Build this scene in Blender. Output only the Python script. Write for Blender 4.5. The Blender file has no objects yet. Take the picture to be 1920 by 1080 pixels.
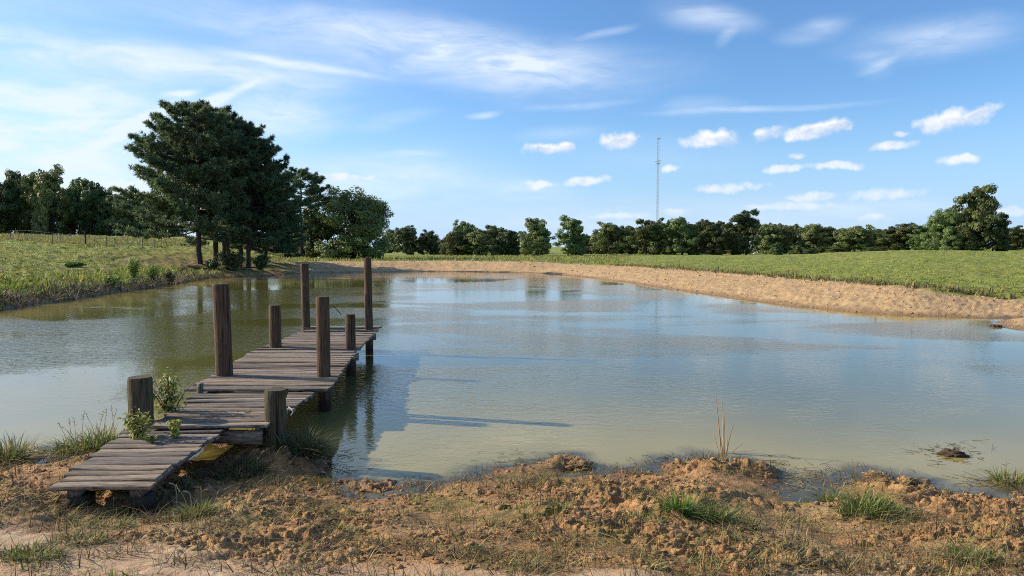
import bpy, math, random
import numpy as np
from mathutils import Vector, Matrix
random.seed(7); RNG = np.random.default_rng(7)
SC = bpy.context.scene; COL = SC.collection

# ---------------------------------------------------------------- camera
EYE = 2.2; FPX = 1371.0; PITCH = math.atan(78/FPX)
cam = bpy.data.cameras.new('camera'); cam_o = bpy.data.objects.new('camera', cam); COL.objects.link(cam_o)
cam_o.location = (0, 0, EYE); cam_o.rotation_euler = (math.pi/2-PITCH, 0, 0)
cam.sensor_width = 36; cam.lens = FPX/1920*36; cam.clip_start = .05; cam.clip_end = 6000
SC.camera = cam_o
def ray(px, py):
    a, b = px-960, 540-py
    return np.array([a, FPX*math.cos(PITCH)+b*math.sin(PITCH), -FPX*math.sin(PITCH)+b*math.cos(PITCH)])
def onz(px, py, z=0.0):                      # where a sight line meets the level z
    r = ray(px, py); s = (z-EYE)/r[2]; return r[0]*s, r[1]*s
def atd(px, py, d):                          # where a sight line meets the distance d
    r = ray(px, py); s = d/r[1]; return r[0]*s, d, EYE+r[2]*s
def sky_uv(px, py):
    r = ray(px, py); r = r/np.linalg.norm(r); return math.atan2(r[0], r[1]), math.asin(r[2])

# ---------------------------------------------------------------- light, sky, exposure
SUN_EL = math.radians(25); SUN_AZ = math.radians(-75.7)
S = Vector((math.sin(SUN_AZ)*math.cos(SUN_EL), math.cos(SUN_AZ)*math.cos(SUN_EL), math.sin(SUN_EL)))
sun = bpy.data.lights.new('sun', 'SUN'); sun.energy = 4.8; sun.angle = math.radians(.9); sun.color = (1, .88, .70)
sun_o = bpy.data.objects.new('sun', sun); COL.objects.link(sun_o); sun_o.rotation_euler = S.to_track_quat('Z', 'Y').to_euler()
SC.view_settings.view_transform = 'Standard'; SC.view_settings.look = 'None'
SC.view_settings.exposure = 0.66; SC.view_settings.gamma = 1; SC.view_settings.use_curve_mapping = False
SC.cycles.use_denoising = False; SC.cycles.max_bounces = 6; SC.cycles.transparent_max_bounces = 8
SC.cycles.diffuse_bounces = 2; SC.cycles.glossy_bounces = 3; SC.cycles.volume_bounces = 0; SC.cycles.filter_width = 1.0
try: SC.cycles.denoiser = 'OPENIMAGEDENOISE'
except Exception: pass

class NT:
    """small node-tree helper"""
    def __init__(s, tree): s.t = tree; s.n = tree.nodes; s.l = tree.links
    def add(s, typ, props=None, **ins):
        n = s.n.new(typ)
        for k, v in (props or {}).items(): setattr(n, k, v)
        for k, v in ins.items():
            key = int(k[1:]) if k[0] == '_' and k[1:].isdigit() else k.replace('__', ' ')
            s.put(n.inputs[key], v)
        return n
    def put(s, sock, v):
        if hasattr(v, 'is_output'): s.l.new(v, sock)
        elif hasattr(v, 'outputs'): s.l.new(v.outputs[0], sock)
        else: sock.default_value = v
    def math(s, op, a, b=0.0, c=0.0, clamp=False):
        return s.add('ShaderNodeMath', {'operation': op, 'use_clamp': clamp}, _0=a, _1=b, _2=c).outputs[0]
    def ramp(s, v, a, b, lo=0.0, hi=1.0, smooth=True):
        return s.add('ShaderNodeMapRange', {'interpolation_type': 'SMOOTHSTEP' if smooth else 'LINEAR'}, _0=v, _1=a, _2=b, _3=lo, _4=hi).outputs[0]
    def mix(s, f, a, b, blend='MIX'):
        n = s.add('ShaderNodeMix', {'data_type': 'RGBA', 'blend_type': blend})
        s.put(n.inputs[0], f); s.put(n.inputs[6], a); s.put(n.inputs[7], b); return n.outputs[2]
    def noise(s, vec, scale, detail=4, rough=.55, dist=0.0, out=0):
        n = s.add('ShaderNodeTexNoise', None, Scale=scale, Detail=detail, Roughness=rough, Distortion=dist)
        if vec is not None: s.put(n.inputs['Vector'], vec)
        return n.outputs[out]
    def mapping(s, vec, loc=(0,0,0), rot=(0,0,0), scale=(1,1,1), typ='POINT'):
        return s.add('ShaderNodeMapping', {'vector_type': typ}, _0=vec, _1=loc, _2=rot, _3=scale).outputs[0]
def C(r, g, b): return (r, g, b, 1)

world = bpy.data.worlds.new('World'); SC.world = world; world.use_nodes = True
W = NT(world.node_tree); W.n.clear()
sky = W.add('ShaderNodeTexSky', {'sky_type': 'NISHITA', 'sun_disc': False, 'sun_elevation': SUN_EL, 'sun_rotation': SUN_AZ,
                                 'altitude': 100.0, 'air_density': 1.0, 'dust_density': .25, 'ozone_density': 2.6})
gen = W.add('ShaderNodeTexCoord').outputs['Generated']
sep = W.add('ShaderNodeSeparateXYZ', None, _0=gen)
U = W.math('ARCTAN2', sep.outputs[0], sep.outputs[1]); V = W.math('ARCSINE', sep.outputs[2])
uv = W.add('ShaderNodeCombineXYZ', None, _0=U, _1=V, _2=0.0).outputs[0]
wob = W.noise(uv, 5.0, 3, .5, 0, 1)
uvw = W.add('ShaderNodeVectorMath', {'operation': 'MULTIPLY_ADD'}, _0=wob, _1=(.05, .03, 0), _2=uv).outputs[0]
# high thin cloud: long soft bands (x0, y0, x1, y1, half width, strength) as seen in the photograph, laid out by direction
CIRRUS = [(330, -20, 1330, 112, 62, .62), (700, 40, 1240, 150, 70, .45), (-80, 40, 760, 130, 38, .5), (420, 70, 760, 130, 9, .6),
          (-300, 150, 420, 190, 110, .55), (-300, 270, 560, 300, 120, .6), (-200, 390, 700, 380, 90, .55), (120, 290, 420, 145, 13, .8),
          (300, 215, 540, 125, 10, .85), (200, 250, 330, 205, 8, .6), (330, 160, 420, 148, 6, .6), (360, 225, 520, 130, 8, .5), (380, 190, 720, 205, 38, .6), (420, 150, 720, 160, 45, .35), (500, 320, 1000, 310, 60, .5),
          (700, 395, 1920, 400, 60, .42), (900, 200, 980, 188, 7, .45), (1015, 187, 1240, 168, 8, .5), (1230, 192, 1720, 160, 7, .38), (1260, 178, 1440, 178, 20, .25),
          (1110, 52, 1230, 18, 9, .45), (1240, -10, 1480, 20, 30, .45), (1370, 70, 1420, 20, 14, .3), (1490, 45, 1660, 5, 22, .45),
          (1600, 60, 2000, 20, 36, .5), (1650, 110, 1740, 75, 9, .45), (1640, 70, 1720, 110, 24, .25), (980, 235, 1180, 220, 16, .2), (740, 268, 900, 272, 9, .25), (690, 225, 860, 190, 18, .25),
          (880, 320, 1140, 345, 26, .38), (1500, 365, 1920, 350, 26, .3), (1030, 250, 1500, 270, 40, .12)]
acc = None
for x0, y0, x1, y1, hw, amp in CIRRUS:
    a, b = sky_uv(x0, y0), sky_uv(x1, y1); du, dv = b[0]-a[0], b[1]-a[1]
    m = W.mapping(uvw, ((a[0]+b[0])/2, (a[1]+b[1])/2, 0), (0, 0, math.atan2(dv, du)), (math.hypot(du, dv)*.62, hw/FPX*1.25, 1), 'TEXTURE')
    ln = W.add('ShaderNodeVectorMath', {'operation': 'LENGTH'}, _0=m).outputs['Value']
    f = W.ramp(ln, 1.0, 0.0, 0.0, amp); acc = f if acc is None else W.math('ADD', acc, f)
streak = W.noise(W.mapping(uvw, (0, 0, 0), (0, 0, .12), (3.2, 17, 1)), 1.6, 7, .62, .6)
fine = W.noise(W.mapping(uvw, (0, 0, 0), (0, 0, -.35), (7, 26, 1)), 2.0, 5, .6, .3)
tex = W.math('ADD', W.ramp(streak, .34, .66, .55, 1.2), W.ramp(fine, .38, .66, -.16, .18))
veil = W.ramp(U, .1, -.7, 0.0, .42)
cir = W.math('ADD', W.math('MULTIPLY', acc, W.math('MULTIPLY', tex, 1.28)), W.math('MULTIPLY', veil, W.ramp(streak, .3, .7, .5, 1.2)))
cir = W.math('MULTIPLY', W.ramp(cir, 0.0, 1.25, 0.0, .90, False), W.ramp(V, -.02, .02))
# small fair-weather clouds (x, y, half width, half height, tilt)
CUMULUS = [(1020, 278, 42, 10, 0), (1060, 276, 20, 13, 0), (1160, 264, 34, 17, .1), (1335, 262, 52, 18, .05), (1436, 252, 34, 13, .15),
           (1520, 246, 46, 15, .12), (1562, 238, 32, 12, .2), (1780, 226, 60, 19, .12), (1828, 214, 34, 12, .2), (1675, 274, 34, 8, 0), (1690, 250, 13, 7, 0), 
           (1497, 290, 14, 7, 0), (1468, 316, 32, 9, .06), (1567, 311, 44, 8, 0), (1797, 301, 34, 10, .08), (1368, 352, 62, 9, .02), (1255, 318, 20, 9, 0),
           (1520, 370, 46, 9, .05), (1655, 364, 60, 11, .05), (1270, 396, 34, 8, 0), (1640, 408, 28, 8, 0), (1160, 404, 60, 7, 0), (645, 331, 44, 7, 0),
           (1010, 346, 40, 9, 0), (1100, 340, 44, 10, .06), (1890, 396, 44, 8, 0), (1480, 387, 80, 8, 0)]
cw = W.noise(uv, 40.0, 3, .5, 0, 1); uvc = W.add('ShaderNodeVectorMath', {'operation': 'MULTIPLY_ADD'}, _0=cw, _1=(.016, .013, 0), _2=uv).outputs[0]
mn = mnb = None; ncu = 0
for x, y, hw, hh, tl in CUMULUS:
    u0, v0 = sky_uv(x, y)
    m = W.mapping(uvc, (u0+.008, v0+.0065, 0), (0, 0, tl), (hw/FPX*1.22, hh/FPX*1.22, 1), 'TEXTURE')
    ln = W.add('ShaderNodeVectorMath', {'operation': 'LENGTH'}, _0=m).outputs['Value']
    mn = ln if mn is None else W.math('SMOOTH_MIN', mn, ln, .25); ncu += 1
    if ncu <= 9:                                # the larger ones also get shaded bases
        m = W.mapping(uvc, (u0+.008-.004, v0+.0065+hh/FPX*.7, 0), (0, 0, tl), (hw/FPX*1.25, hh/FPX*1.5, 1), 'TEXTURE'); ln = W.add('ShaderNodeVectorMath', {'operation': 'LENGTH'}, _0=m).outputs['Value']
        mnb = ln if mnb is None else W.math('SMOOTH_MIN', mnb, ln, .25); mna = mn
puffa = W.noise(uv, 46.0, 5, .55); puffb = W.noise(W.mapping(uv, (.005, -.006, 0)), 46.0, 5, .55)
dens = W.math('ADD', W.math('SUBTRACT', 1.0, mn), W.math('MULTIPLY', W.math('SUBTRACT', puffa, .5), 1.25))
cmask = W.math('MULTIPLY', W.ramp(dens, .06, .72), W.ramp(V, .02, .15, .38, .93))
relief = W.math('ADD', W.ramp(W.math('SUBTRACT', mnb, mna), .42, -.12, .12, .85), W.math('MULTIPLY', W.math('SUBTRACT', puffa, puffb), 2.6), clamp=True)
skycol = W.mix(1.0, sky.outputs[0], C(.76, 1.02, 1.27), 'MULTIPLY')
skycol = W.mix(W.ramp(V, .20, -.01, 0.0, .80), skycol, C(3.3, 4.7, 6.9))
col = W.mix(cir, skycol, C(6.0, 6.7, 7.7))
col = W.mix(cmask, col, W.mix(relief, C(4.6, 5.3, 6.5), C(7.2, 7.2, 7.3)))
world.cycles.sampling_method = 'MANUAL'; world.cycles.sample_map_resolution = 512
bg = W.add('ShaderNodeBackground', None, Color=col, Strength=.092)
W.l.new(bg.outputs[0], W.add('ShaderNodeOutputWorld').inputs[0])

# ---------------------------------------------------------------- helpers
_perm = np.random.default_rng(3).permutation(256).astype(np.int32); _perm = np.concatenate([_perm, _perm])
_gx = np.cos(np.arange(256)*2.399).astype(np.float32); _gy = np.sin(np.arange(256)*2.399).astype(np.float32)
def pn(x, y, seed=0):
    x = np.asarray(x, float)+seed*17.31; y = np.asarray(y, float)+seed*9.77
    x0 = np.floor(x); y0 = np.floor(y); fx = (x-x0).astype(np.float32); fy = (y-y0).astype(np.float32); xi = x0.astype(np.int32); yi = y0.astype(np.int32)
    u = fx*fx*fx*(fx*(fx*6-15)+10); v = fy*fy*fy*(fy*(fy*6-15)+10)
    pa = _perm[xi & 255]+yi; pb = _perm[(xi+1) & 255]+yi
    def g(p, a, b): k = _perm[p & 255]; return _gx[k]*a+_gy[k]*b
    n0 = g(pa, fx, fy)*(1-u)+g(pb, fx-1, fy)*u; n1 = g(pa+1, fx, fy-1)*(1-u)+g(pb+1, fx-1, fy-1)*u
    return (n0*(1-v)+n1*v)*1.5
def fbm(x, y, o=4, seed=0, r=.5):
    t = 0; a = 1
    for i in range(o): t = t+a*pn(x*2**i, y*2**i, seed+i); a *= r
    return t
def ss(a, b, x): t = np.clip((x-a)/(b-a), 0, 1); return t*t*(3-2*t)

def mesh(name, v, f, mat=None, attrs=None, smooth=False):
    v = np.asarray(v, np.float32).reshape(-1, 3); f = np.asarray(f, np.int32); k = f.shape[1]
    me = bpy.data.meshes.new(name); me.vertices.add(len(v)); me.vertices.foreach_set('co', v.ravel())
    me.loops.add(f.size); me.loops.foreach_set('vertex_index', f.ravel())
    me.polygons.add(len(f)); me.polygons.foreach_set('loop_start', np.arange(0, f.size, k, dtype=np.int32))
    if smooth: me.polygons.foreach_set('use_smooth', np.ones(len(f), bool))
    for an, arr in (attrs or {}).items():
        at = me.attributes.new(an, 'FLOAT_COLOR', 'POINT'); arr = np.asarray(arr, np.float32)
        if arr.shape[1] == 3: arr = np.concatenate([arr, np.ones((len(arr), 1), np.float32)], 1)
        at.data.foreach_set('color', arr.ravel())
    me.update(calc_edges=True)
    if mat: me.materials.append(mat)
    return me
def obj(name, me, parent=None, loc=None, label=None, cat=None, group=None, kind=None):
    o = bpy.data.objects.new(name, me); COL.objects.link(o)
    if parent: o.parent = parent
    if loc is not None: o.location = loc
    if label: o['label'] = label
    if cat: o['category'] = cat
    if group: o['group'] = group
    if kind: o['kind'] = kind
    return o
def thing(name, label, cat, loc=(0, 0, 0), group=None, rotz=0, scale=None):
    o = obj(name, None, None, loc, label, cat, group); o.rotation_euler = (0, 0, rotz); o.empty_display_size = .2
    if scale: o.scale = scale
    return o
class MB:
    """collects triangles and quads (quads split) with an optional tint"""
    def __init__(s): s.v = []; s.f = []; s.c = []; s.n = 0
    def put(s, v, f, c=None):
        v = np.asarray(v, float).reshape(-1, 3); f = np.asarray(f, int)
        if f.shape[1] == 4: f = np.concatenate([f[:, [0, 1, 2]], f[:, [0, 2, 3]]])
        s.v.append(v); s.f.append(f+s.n); s.n += len(v)
        s.c.append(np.tile(np.asarray(c if c is not None else (1, 1, 1), float), (len(v), 1)) if c is None or np.ndim(c) == 1 else np.asarray(c))
    def mesh(s, name, mat, smooth=False, tint=False):
        return mesh(name, np.concatenate(s.v), np.concatenate(s.f), mat, {'tint': np.concatenate(s.c)} if tint else None, smooth)
    def tube(s, pts, rad, n=6, c=None, cap=True, rough=0, seed=0):
        pts = np.asarray(pts, float); m = len(pts); rad = np.broadcast_to(rad, (m,))
        d = np.gradient(pts, axis=0); d /= np.linalg.norm(d, axis=1)[:, None]+1e-9
        ref = np.array([0, 0, 1.]) if abs(d[0, 2]) < .9 else np.array([1., 0, 0])
        a = np.cross(d, ref); a /= np.linalg.norm(a, axis=1)[:, None]+1e-9; b = np.cross(a, d)
        th = np.arange(n)/n*2*np.pi
        r = rad[:, None]*(1+(rough*fbm(np.cos(th)*1.3+seed*3.1+np.arange(m)[:, None]*.35, np.sin(th)*1.3+seed*1.7, 3) if rough else 0))
        ring = pts[:, None]+r[..., None]*(a[:, None]*np.cos(th)[None, :, None]+b[:, None]*np.sin(th)[None, :, None])
        i = np.arange(m-1)[:, None]*n; j = np.arange(n)[None]; k = (j+1) % n
        q = np.stack([i+j, i+k, i+n+k, i+n+j], -1).reshape(-1, 4)
        s.put(ring.reshape(-1, 3), q, c)
        if cap:
            for e, row in ((0, ring[0]), (1, ring[-1])):
                s.put(np.concatenate([row, [pts[0 if e == 0 else -1]]]), np.array([[x, (x+1) % n, n] for x in range(n)]), c)
    def box(s, lo, hi, c=None):
        x0, y0, z0 = lo; x1, y1, z1 = hi
        v = [(x0,y0,z0),(x1,y0,z0),(x1,y1,z0),(x0,y1,z0),(x0,y0,z1),(x1,y0,z1),(x1,y1,z1),(x0,y1,z1)]
        s.put(v, [(0,3,2,1),(4,5,6,7),(0,1,5,4),(1,2,6,5),(2,3,7,6),(3,0,4,7)], c)

# ---------------------------------------------------------------- materials
def material(name): 
    m = bpy.data.materials.new(name); m.use_nodes = True; t = NT(m.node_tree); t.n.clear()
    return m, t, t.add('ShaderNodeOutputMaterial')
def tinted(name, rough=.65, trans=.3, var=.25, mult=(1, 1, 1), hue=.015):
    m, t, o = material(name)
    a = t.add('ShaderNodeAttribute', {'attribute_name': 'tint'}).outputs['Color']
    rnd = t.add('ShaderNodeObjectInfo').outputs['Random']
    c = t.mix(1.0, a, C(*mult), 'MULTIPLY')
    c = t.add('ShaderNodeHueSaturation', None, Hue=t.ramp(t.math('FRACT', t.math('MULTIPLY', rnd, 13.7)), 0, 1, .5-hue, .5+hue), Saturation=1.0, Value=t.ramp(rnd, 0, 1, 1-var, 1+var), Fac=1.0, Color=c).outputs[0]
    p = t.add('ShaderNodeBsdfPrincipled', None, Base__Color=c, Roughness=rough); p.inputs['Specular IOR Level'].default_value = .25
    tr = t.add('ShaderNodeBsdfTranslucent', None, Color=c)
    t.l.new(t.add('ShaderNodeMixShader', None, _0=trans, _1=p, _2=tr).outputs[0], o.inputs[0]); return m
M_LEAF = tinted('broad_leaves', .5, .28, .42, hue=.03); M_PINE = tinted('pine_needles', .45, .33, .10, (1.12, 1.12, 1.12))
M_GRASS = tinted('grass_blades', .6, .3, 0); M_DRY = tinted('dry_stems', .8, .15, 0)

def m_bark(name, a, b, sc=1.0):
    m, t, o = material(name); g = t.add('ShaderNodeTexCoord').outputs['Object']
    n = t.noise(t.mapping(g, scale=(9*sc, 9*sc, 2*sc)), 2.0, 6, .65)
    p = t.add('ShaderNodeBsdfPrincipled', None, Base__Color=t.mix(t.ramp(n, .3, .7), C(*a), C(*b)), Roughness=.9)
    t.put(p.inputs['Normal'], t.add('ShaderNodeBump', None, Strength=.8, Distance=.03, Height=n)); t.l.new(p.outputs[0], o.inputs[0]); return m
M_BARK = m_bark('bark', (.022, .017, .013), (.085, .062, .045))

def m_plank():
    m, t, o = material('weathered_planks'); g = t.add('ShaderNodeTexCoord').outputs['Object']; rnd = t.add('ShaderNodeObjectInfo').outputs['Random']
    off = t.add('ShaderNodeCombineXYZ', None, _0=t.math('MULTIPLY', rnd, 37.0), _1=t.math('MULTIPLY', rnd, 91.0), _2=0.0).outputs[0]
    v = t.add('ShaderNodeVectorMath', {'operation': 'ADD'}, _0=g, _1=off).outputs[0]
    gr = t.noise(t.mapping(v, scale=(1.6, 42, 20)), 2.0, 7, .68, .4); fn = t.noise(t.mapping(v, scale=(7, 150, 60)), 2.0, 4, .6)
    bl = t.noise(t.mapping(v, scale=(2.2, 5, 2)), 2.0, 4, .6)
    c = t.mix(t.ramp(gr, .36, .64), C(.055, .040, .028), C(.35, .262, .178))
    c = t.mix(t.math('MULTIPLY', t.ramp(fn, .52, .66), .55), c, C(.46, .37, .31))
    c = t.mix(t.ramp(bl, .55, .75, 0, .5), c, C(.060, .042, .036))
    c = t.add('ShaderNodeHueSaturation', None, Hue=.5, Saturation=t.ramp(rnd, 0, 1, .75, 1.1), Value=t.ramp(t.math('FRACT', t.math('MULTIPLY', rnd, 7.3)), 0, 1, .62, 1.28), Fac=1.0, Color=c).outputs[0]
    p = t.add('ShaderNodeBsdfPrincipled', None, Base__Color=c, Roughness=.82); p.inputs['Specular IOR Level'].default_value = .3
    h = t.math('ADD', gr, t.math('MULTIPLY', fn, .5))
    t.put(p.inputs['Normal'], t.add('ShaderNodeBump', None, Strength=.8, Distance=.0035, Height=h)); t.l.new(p.outputs[0], o.inputs[0]); return m
def m_post(name, dark, mid, pale, green=0.0):
    m, t, o = material(name); g = t.add('ShaderNodeTexCoord').outputs['Object']; rnd = t.add('ShaderNodeObjectInfo').outputs['Random']
    v = t.add('ShaderNodeVectorMath', {'operation': 'ADD'}, _0=g, _1=t.add('ShaderNodeCombineXYZ', None, _0=t.math('MULTIPLY', rnd, 53.0), _1=rnd, _2=rnd).outputs[0]).outputs[0]
    gr = t.noise(t.mapping(v, scale=(26, 26, 1.3)), 2.0, 7, .66, .3); bl = t.noise(t.mapping(v, scale=(6, 6, 2.2)), 2.0, 5, .6); fn = t.noise(t.mapping(v, scale=(90, 90, 5)), 2.0, 3)
    c = t.mix(t.ramp(gr, .33, .62), C(*dark), C(*mid)); c = t.mix(t.ramp(bl, .5, .72, 0, .7), c, C(*pale))
    c = t.mix(t.ramp(fn, .55, .7, 0, .5), c, C(dark[0]*.6, dark[1]*.6, dark[2]*.6))
    if green: c = t.mix(t.math('MULTIPLY', t.ramp(t.noise(v, 5.0), .4, .65), green), c, C(.075, .095, .035))
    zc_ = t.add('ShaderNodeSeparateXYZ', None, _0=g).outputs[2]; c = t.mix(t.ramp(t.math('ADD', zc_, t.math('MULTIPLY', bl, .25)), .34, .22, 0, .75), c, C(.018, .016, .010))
    crack = t.noise(t.mapping(v, scale=(34, 34, .9)), 1.0, 2, .5); c = t.mix(t.ramp(crack, .64, .67, 0, .85), c, C(.010, .007, .005))
    p = t.add('ShaderNodeBsdfPrincipled', None, Base__Color=c, Roughness=.85); p.inputs['Specular IOR Level'].default_value = .25
    t.put(p.inputs['Normal'], t.add('ShaderNodeBump', None, Strength=.9, Distance=.012, Height=t.math('ADD', gr, t.math('MULTIPLY', bl, .5)))); t.l.new(p.outputs[0], o.inputs[0]); return m
M_PLANK = m_plank()
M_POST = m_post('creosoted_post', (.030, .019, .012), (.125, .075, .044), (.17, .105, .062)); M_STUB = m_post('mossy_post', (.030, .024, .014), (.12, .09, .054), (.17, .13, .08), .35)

# ---------------------------------------------------------------- pond outline (level z = 0) and terrain
NEAR = [(0, 850), (60, 846), (110, 850), (150, 838), (240, 832), (330, 836), (430, 836), (500, 838), (560, 846), (586, 862), (578, 884), (600, 898), (660, 903), (740, 908), (790, 912),
        (850, 900), (905, 886), (960, 878), (1000, 868), (1020, 860), (1075, 858), (1110, 876), (1150, 884), (1210, 880), (1245, 862), (1300, 852), (1350, 856), (1400, 868), (1438, 874),
        (1452, 890), (1478, 915), (1505, 930), (1525, 926), (1540, 904), (1570, 890), (1625, 882), (1668, 888), (1720, 900), (1770, 914), (1830, 926), (1880, 922), (1925, 905)]
FAR = [(2060, 630), (1960, 622), (1905, 617), (1875, 611), (1868, 604), (1890, 601), (1935, 598), (1900, 596), (1850, 597), (1780, 594), (1700, 592), (1600, 585), (1500, 575), (1420, 565), (1340, 553), (1250, 541), (1180, 530), (1100, 520), (1040, 514), (1000, 511.5),
       (900, 510), (800, 509), (700, 510), (610, 511), (545, 513.5), (500, 518), (440, 521), (385, 523), (352, 529), (300, 538), (245, 546), (190, 553), (130, 564), (60, 573), (0, 583)]
PTS = [(-18.2, 20), (-16.5, 14.5), (-13, 10.6), (-9, 8.7)]+[onz(*p) for p in NEAR]+[(6.3, 7.6), (9.5, 9.0), (13, 11.5), (15.5, 14.5)]+[onz(*p) for p in FAR]
PTS = np.array(PTS)
def shore(x, y):
    """distance to the pond's edge: positive on land, negative in the water"""
    sh = np.shape(x); x = np.ravel(x).astype(float); y = np.ravel(y).astype(float)
    best = np.full(x.shape, 1e9); ins = np.zeros(x.shape, bool); n = len(PTS)
    for i in range(n):
        (ax, ay), (bx, by) = PTS[i], PTS[(i+1) % n]; dx, dy = bx-ax, by-ay
        t = np.clip(((x-ax)*dx+(y-ay)*dy)/(dx*dx+dy*dy), 0, 1)
        best = np.minimum(best, (x-ax-t*dx)**2+(y-ay-t*dy)**2)
        if ay != by: ins ^= ((ay > y) != (by > y)) & (x < (bx-ax)*(y-ay)/(by-ay)+ax)
    return (np.sqrt(best)*np.where(ins, -1, 1)).reshape(sh)
MOUNDS = [(215, 935, .75, -.09), (330, 890, .7, -.09), (420, 880, .6, -.04), (1060, 872, .17, .09), (1030, 880, .14, .06), (1120, 878, .12, .05), (1345, 884, .3, .09), (1270, 872, .18, .07), (1420, 886, .15, .08), (1470, 925, .10, .05), (1180, 905, .3, .04),
          (1600, 905, .28, .05), (1640, 896, .12, .07), (1690, 905, .10, .06), (1785, 851, .13, .10), (1765, 846, .1, .06), (1890, 905, .18, .10), (1868, 612, .25, .06), (1850, 612, .15, .05), (1380, 905, .35, .05),
          (110, 850, .16, .06), (40, 862, .22, .09), (135, 880, .16, .07), (60, 895, .14, .06), (190, 830, .3, .08), (560, 855, .35, .10), (510, 838, .35, .1), (1085, 960, .3, .03), (700, 1010, .4, .05), (560, 985, .25, .06), (430, 960, .3, .05)]
MOUNDS = [(*onz(px, py, .0 if py < 900 else .25), r, h*(.62 if h > 0 else 1)) for px, py, r, h in MOUNDS+[(515, 880, .35, .19), (465, 876, .35, .15), (570, 872, .25, .10)]]
def masked(mask, fn, *arrs):
    """evaluate fn only where mask holds, zero elsewhere"""
    out = np.zeros(mask.shape); k = np.nonzero(mask)
    if len(k[0]): out[k] = fn(*[q[k] for q in arrs])
    return out
def height(x, y, full=False):
    x = np.asarray(x, float); y = np.asarray(y, float); s0 = shore(x, y); t = x/np.maximum(y, .5)
    wn = 1-ss(10, 16, y); near = wn > 0; mid = wn < 1
    s = s0+masked(near & (np.abs(s0) < 1.5), lambda x, y, w: w*.10*fbm(x*2.2, y*2.2, 4, 5), x, y, wn)+masked(mid & (np.abs(s0) < 12), lambda x, y, w, a: (1-w)*.27*fbm(x*.35, y*.35, 4, 8)*ss(0, 2, np.abs(a)+.5), x, y, wn, s0)
    sp = np.maximum(s, 0)
    wl = ss(-.26, -.36, t)*(1-wn); wr = ss(.0, .13, t)*(1-wn); wf = np.clip(1-wn-wl-wr, 0, 1)
    zn = .62*(1-np.exp(-(sp/3.2)**1.25))
    q = .116*np.maximum(sp-.4, 0); zl = .24*(1-np.exp(-sp/.35))+3.45*(1-np.exp(-(q/3.45)**1.6*1.15))**(1/1.6)
    zf = .80*ss(-.5, 5.5, sp)-.0065*np.clip(sp-6, 0, 130)
    e = 1-.42*ss(.52, .68, t)
    zr = .62*e*np.clip(sp/5.0, 0, 1)**.8+np.clip(sp-5, 0, 55)*(.0215*ss(.28, .62, t)-.002)
    land = wn*zn+wl*zl+wf*zf+wr*zr
    bed = -.95*(1-np.exp(np.minimum(s, 0)/3.6))
    z = np.where(s > 0, land, bed)
    edge = s+masked(mid & (s > 2) & (s < 10), lambda x, y: .8*fbm(x*.3, y*.3, 3, 31)+1.0*ss(.45, .7, x/y), x, y)
    sand = np.clip((wf+wr)*ss(-.2, .3, s)*(1-ss(5.0, 6.0, edge))*ss(9, 15, y), 0, 1)
    compact = masked(near & (y < 5.5), lambda x, y, w: w*np.clip(ss(4.27, 3.98, y+.22*fbm(x*.9, y*1.5, 3, 41)+.10*x-.03*x*x), 0, 1), x, y, wn)
    rough = wn*(1-.85*compact)*ss(-.5, .15, s)
    z = z+masked(rough > 0, lambda x, y, q: q*(.045*fbm(x*1.1, y*1.3, 4, 61)+(.10+.90*ss(-.15, .4, fbm(x*.7, y*1.2, 3, 51)))*(.036*ss(-.02, .16, fbm(x*2.2, y*4.0, 5, 71, .6))+.024*ss(0, .12, fbm(x*6.5, y*11, 4, 81, .6))+.022*np.abs(fbm(x*5, y*8, 3, 85))+.012*fbm(x*20, y*30, 3, 91)-.02)+.004*fbm(x*14, y*22, 3, 95)-.015), x, y, rough)
    for mx, my, r, h in MOUNDS: z = z+masked((np.abs(x-mx) < 3*r) & (np.abs(y-my) < 3*r), lambda x, y: h*np.exp(-((x-mx)**2+(y-my)**2*1.3)/(r*r))*(1+.5*pn(x*9, y*9, 3)), x, y)
    z = z+masked(sand > 0, lambda x, y, q: q*.62*(.05*fbm(x*1.5, y*1.5, 4, 101)+.14*np.abs(pn((x*.83+y*.55)*2.1, (x*-.55+y*.83)*.3, 103))+.05*np.abs(pn(x*3.3, y*3.3, 105))+.045*pn(x*6.1, y*5.1, 107)), x, y, sand)
    grass = np.clip(wl*ss(.3, 1.0, s)+(wf+wr)*ss(5.0, 6.0, edge), 0, 1)*ss(9, 15, y)
    z = z+masked((grass > 0) & (y < 160), lambda x, y, q, w: q*(.08*fbm(x*.45, y*.5, 4, 111)+.06*fbm(x*1.7, y*1.9, 2, 113))*(1+.5*w), x, y, grass, wl)
    if not full: return z
    lush = masked(mid, lambda x, y: fbm(x*.16, y*.3, 4, 121), x, y)
    bare = masked(wl > 0, lambda x, y, s, w: w*ss(.1, .5, fbm(x*.22+3, y*.3, 3, 131)-.10*np.abs(s-5)+.15), x, y, s, wl)
    under = np.exp(-(((x+23)/5.5)**2+((y-56)/6)**2)*1.1)
    wet = ss(.55, .0, s)*np.where(s > 0, 1, .8)
    return z, s, grass, sand, wet, lush, np.clip(bare+under*1.3, 0, 1), compact, wn
def hz(x, y):                                # ground level at one point, read off the built sheet
    i = min(max(np.searchsorted(D, y)-1, 0), len(D)-2); u = (y-D[i])/(D[i+1]-D[i]); z = []
    for k in (i, i+1):
        t = x/D[k]; z.append(np.interp(t, T, GZ[k]))
    return float(z[0]*(1-u)+z[1]*u)

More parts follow.
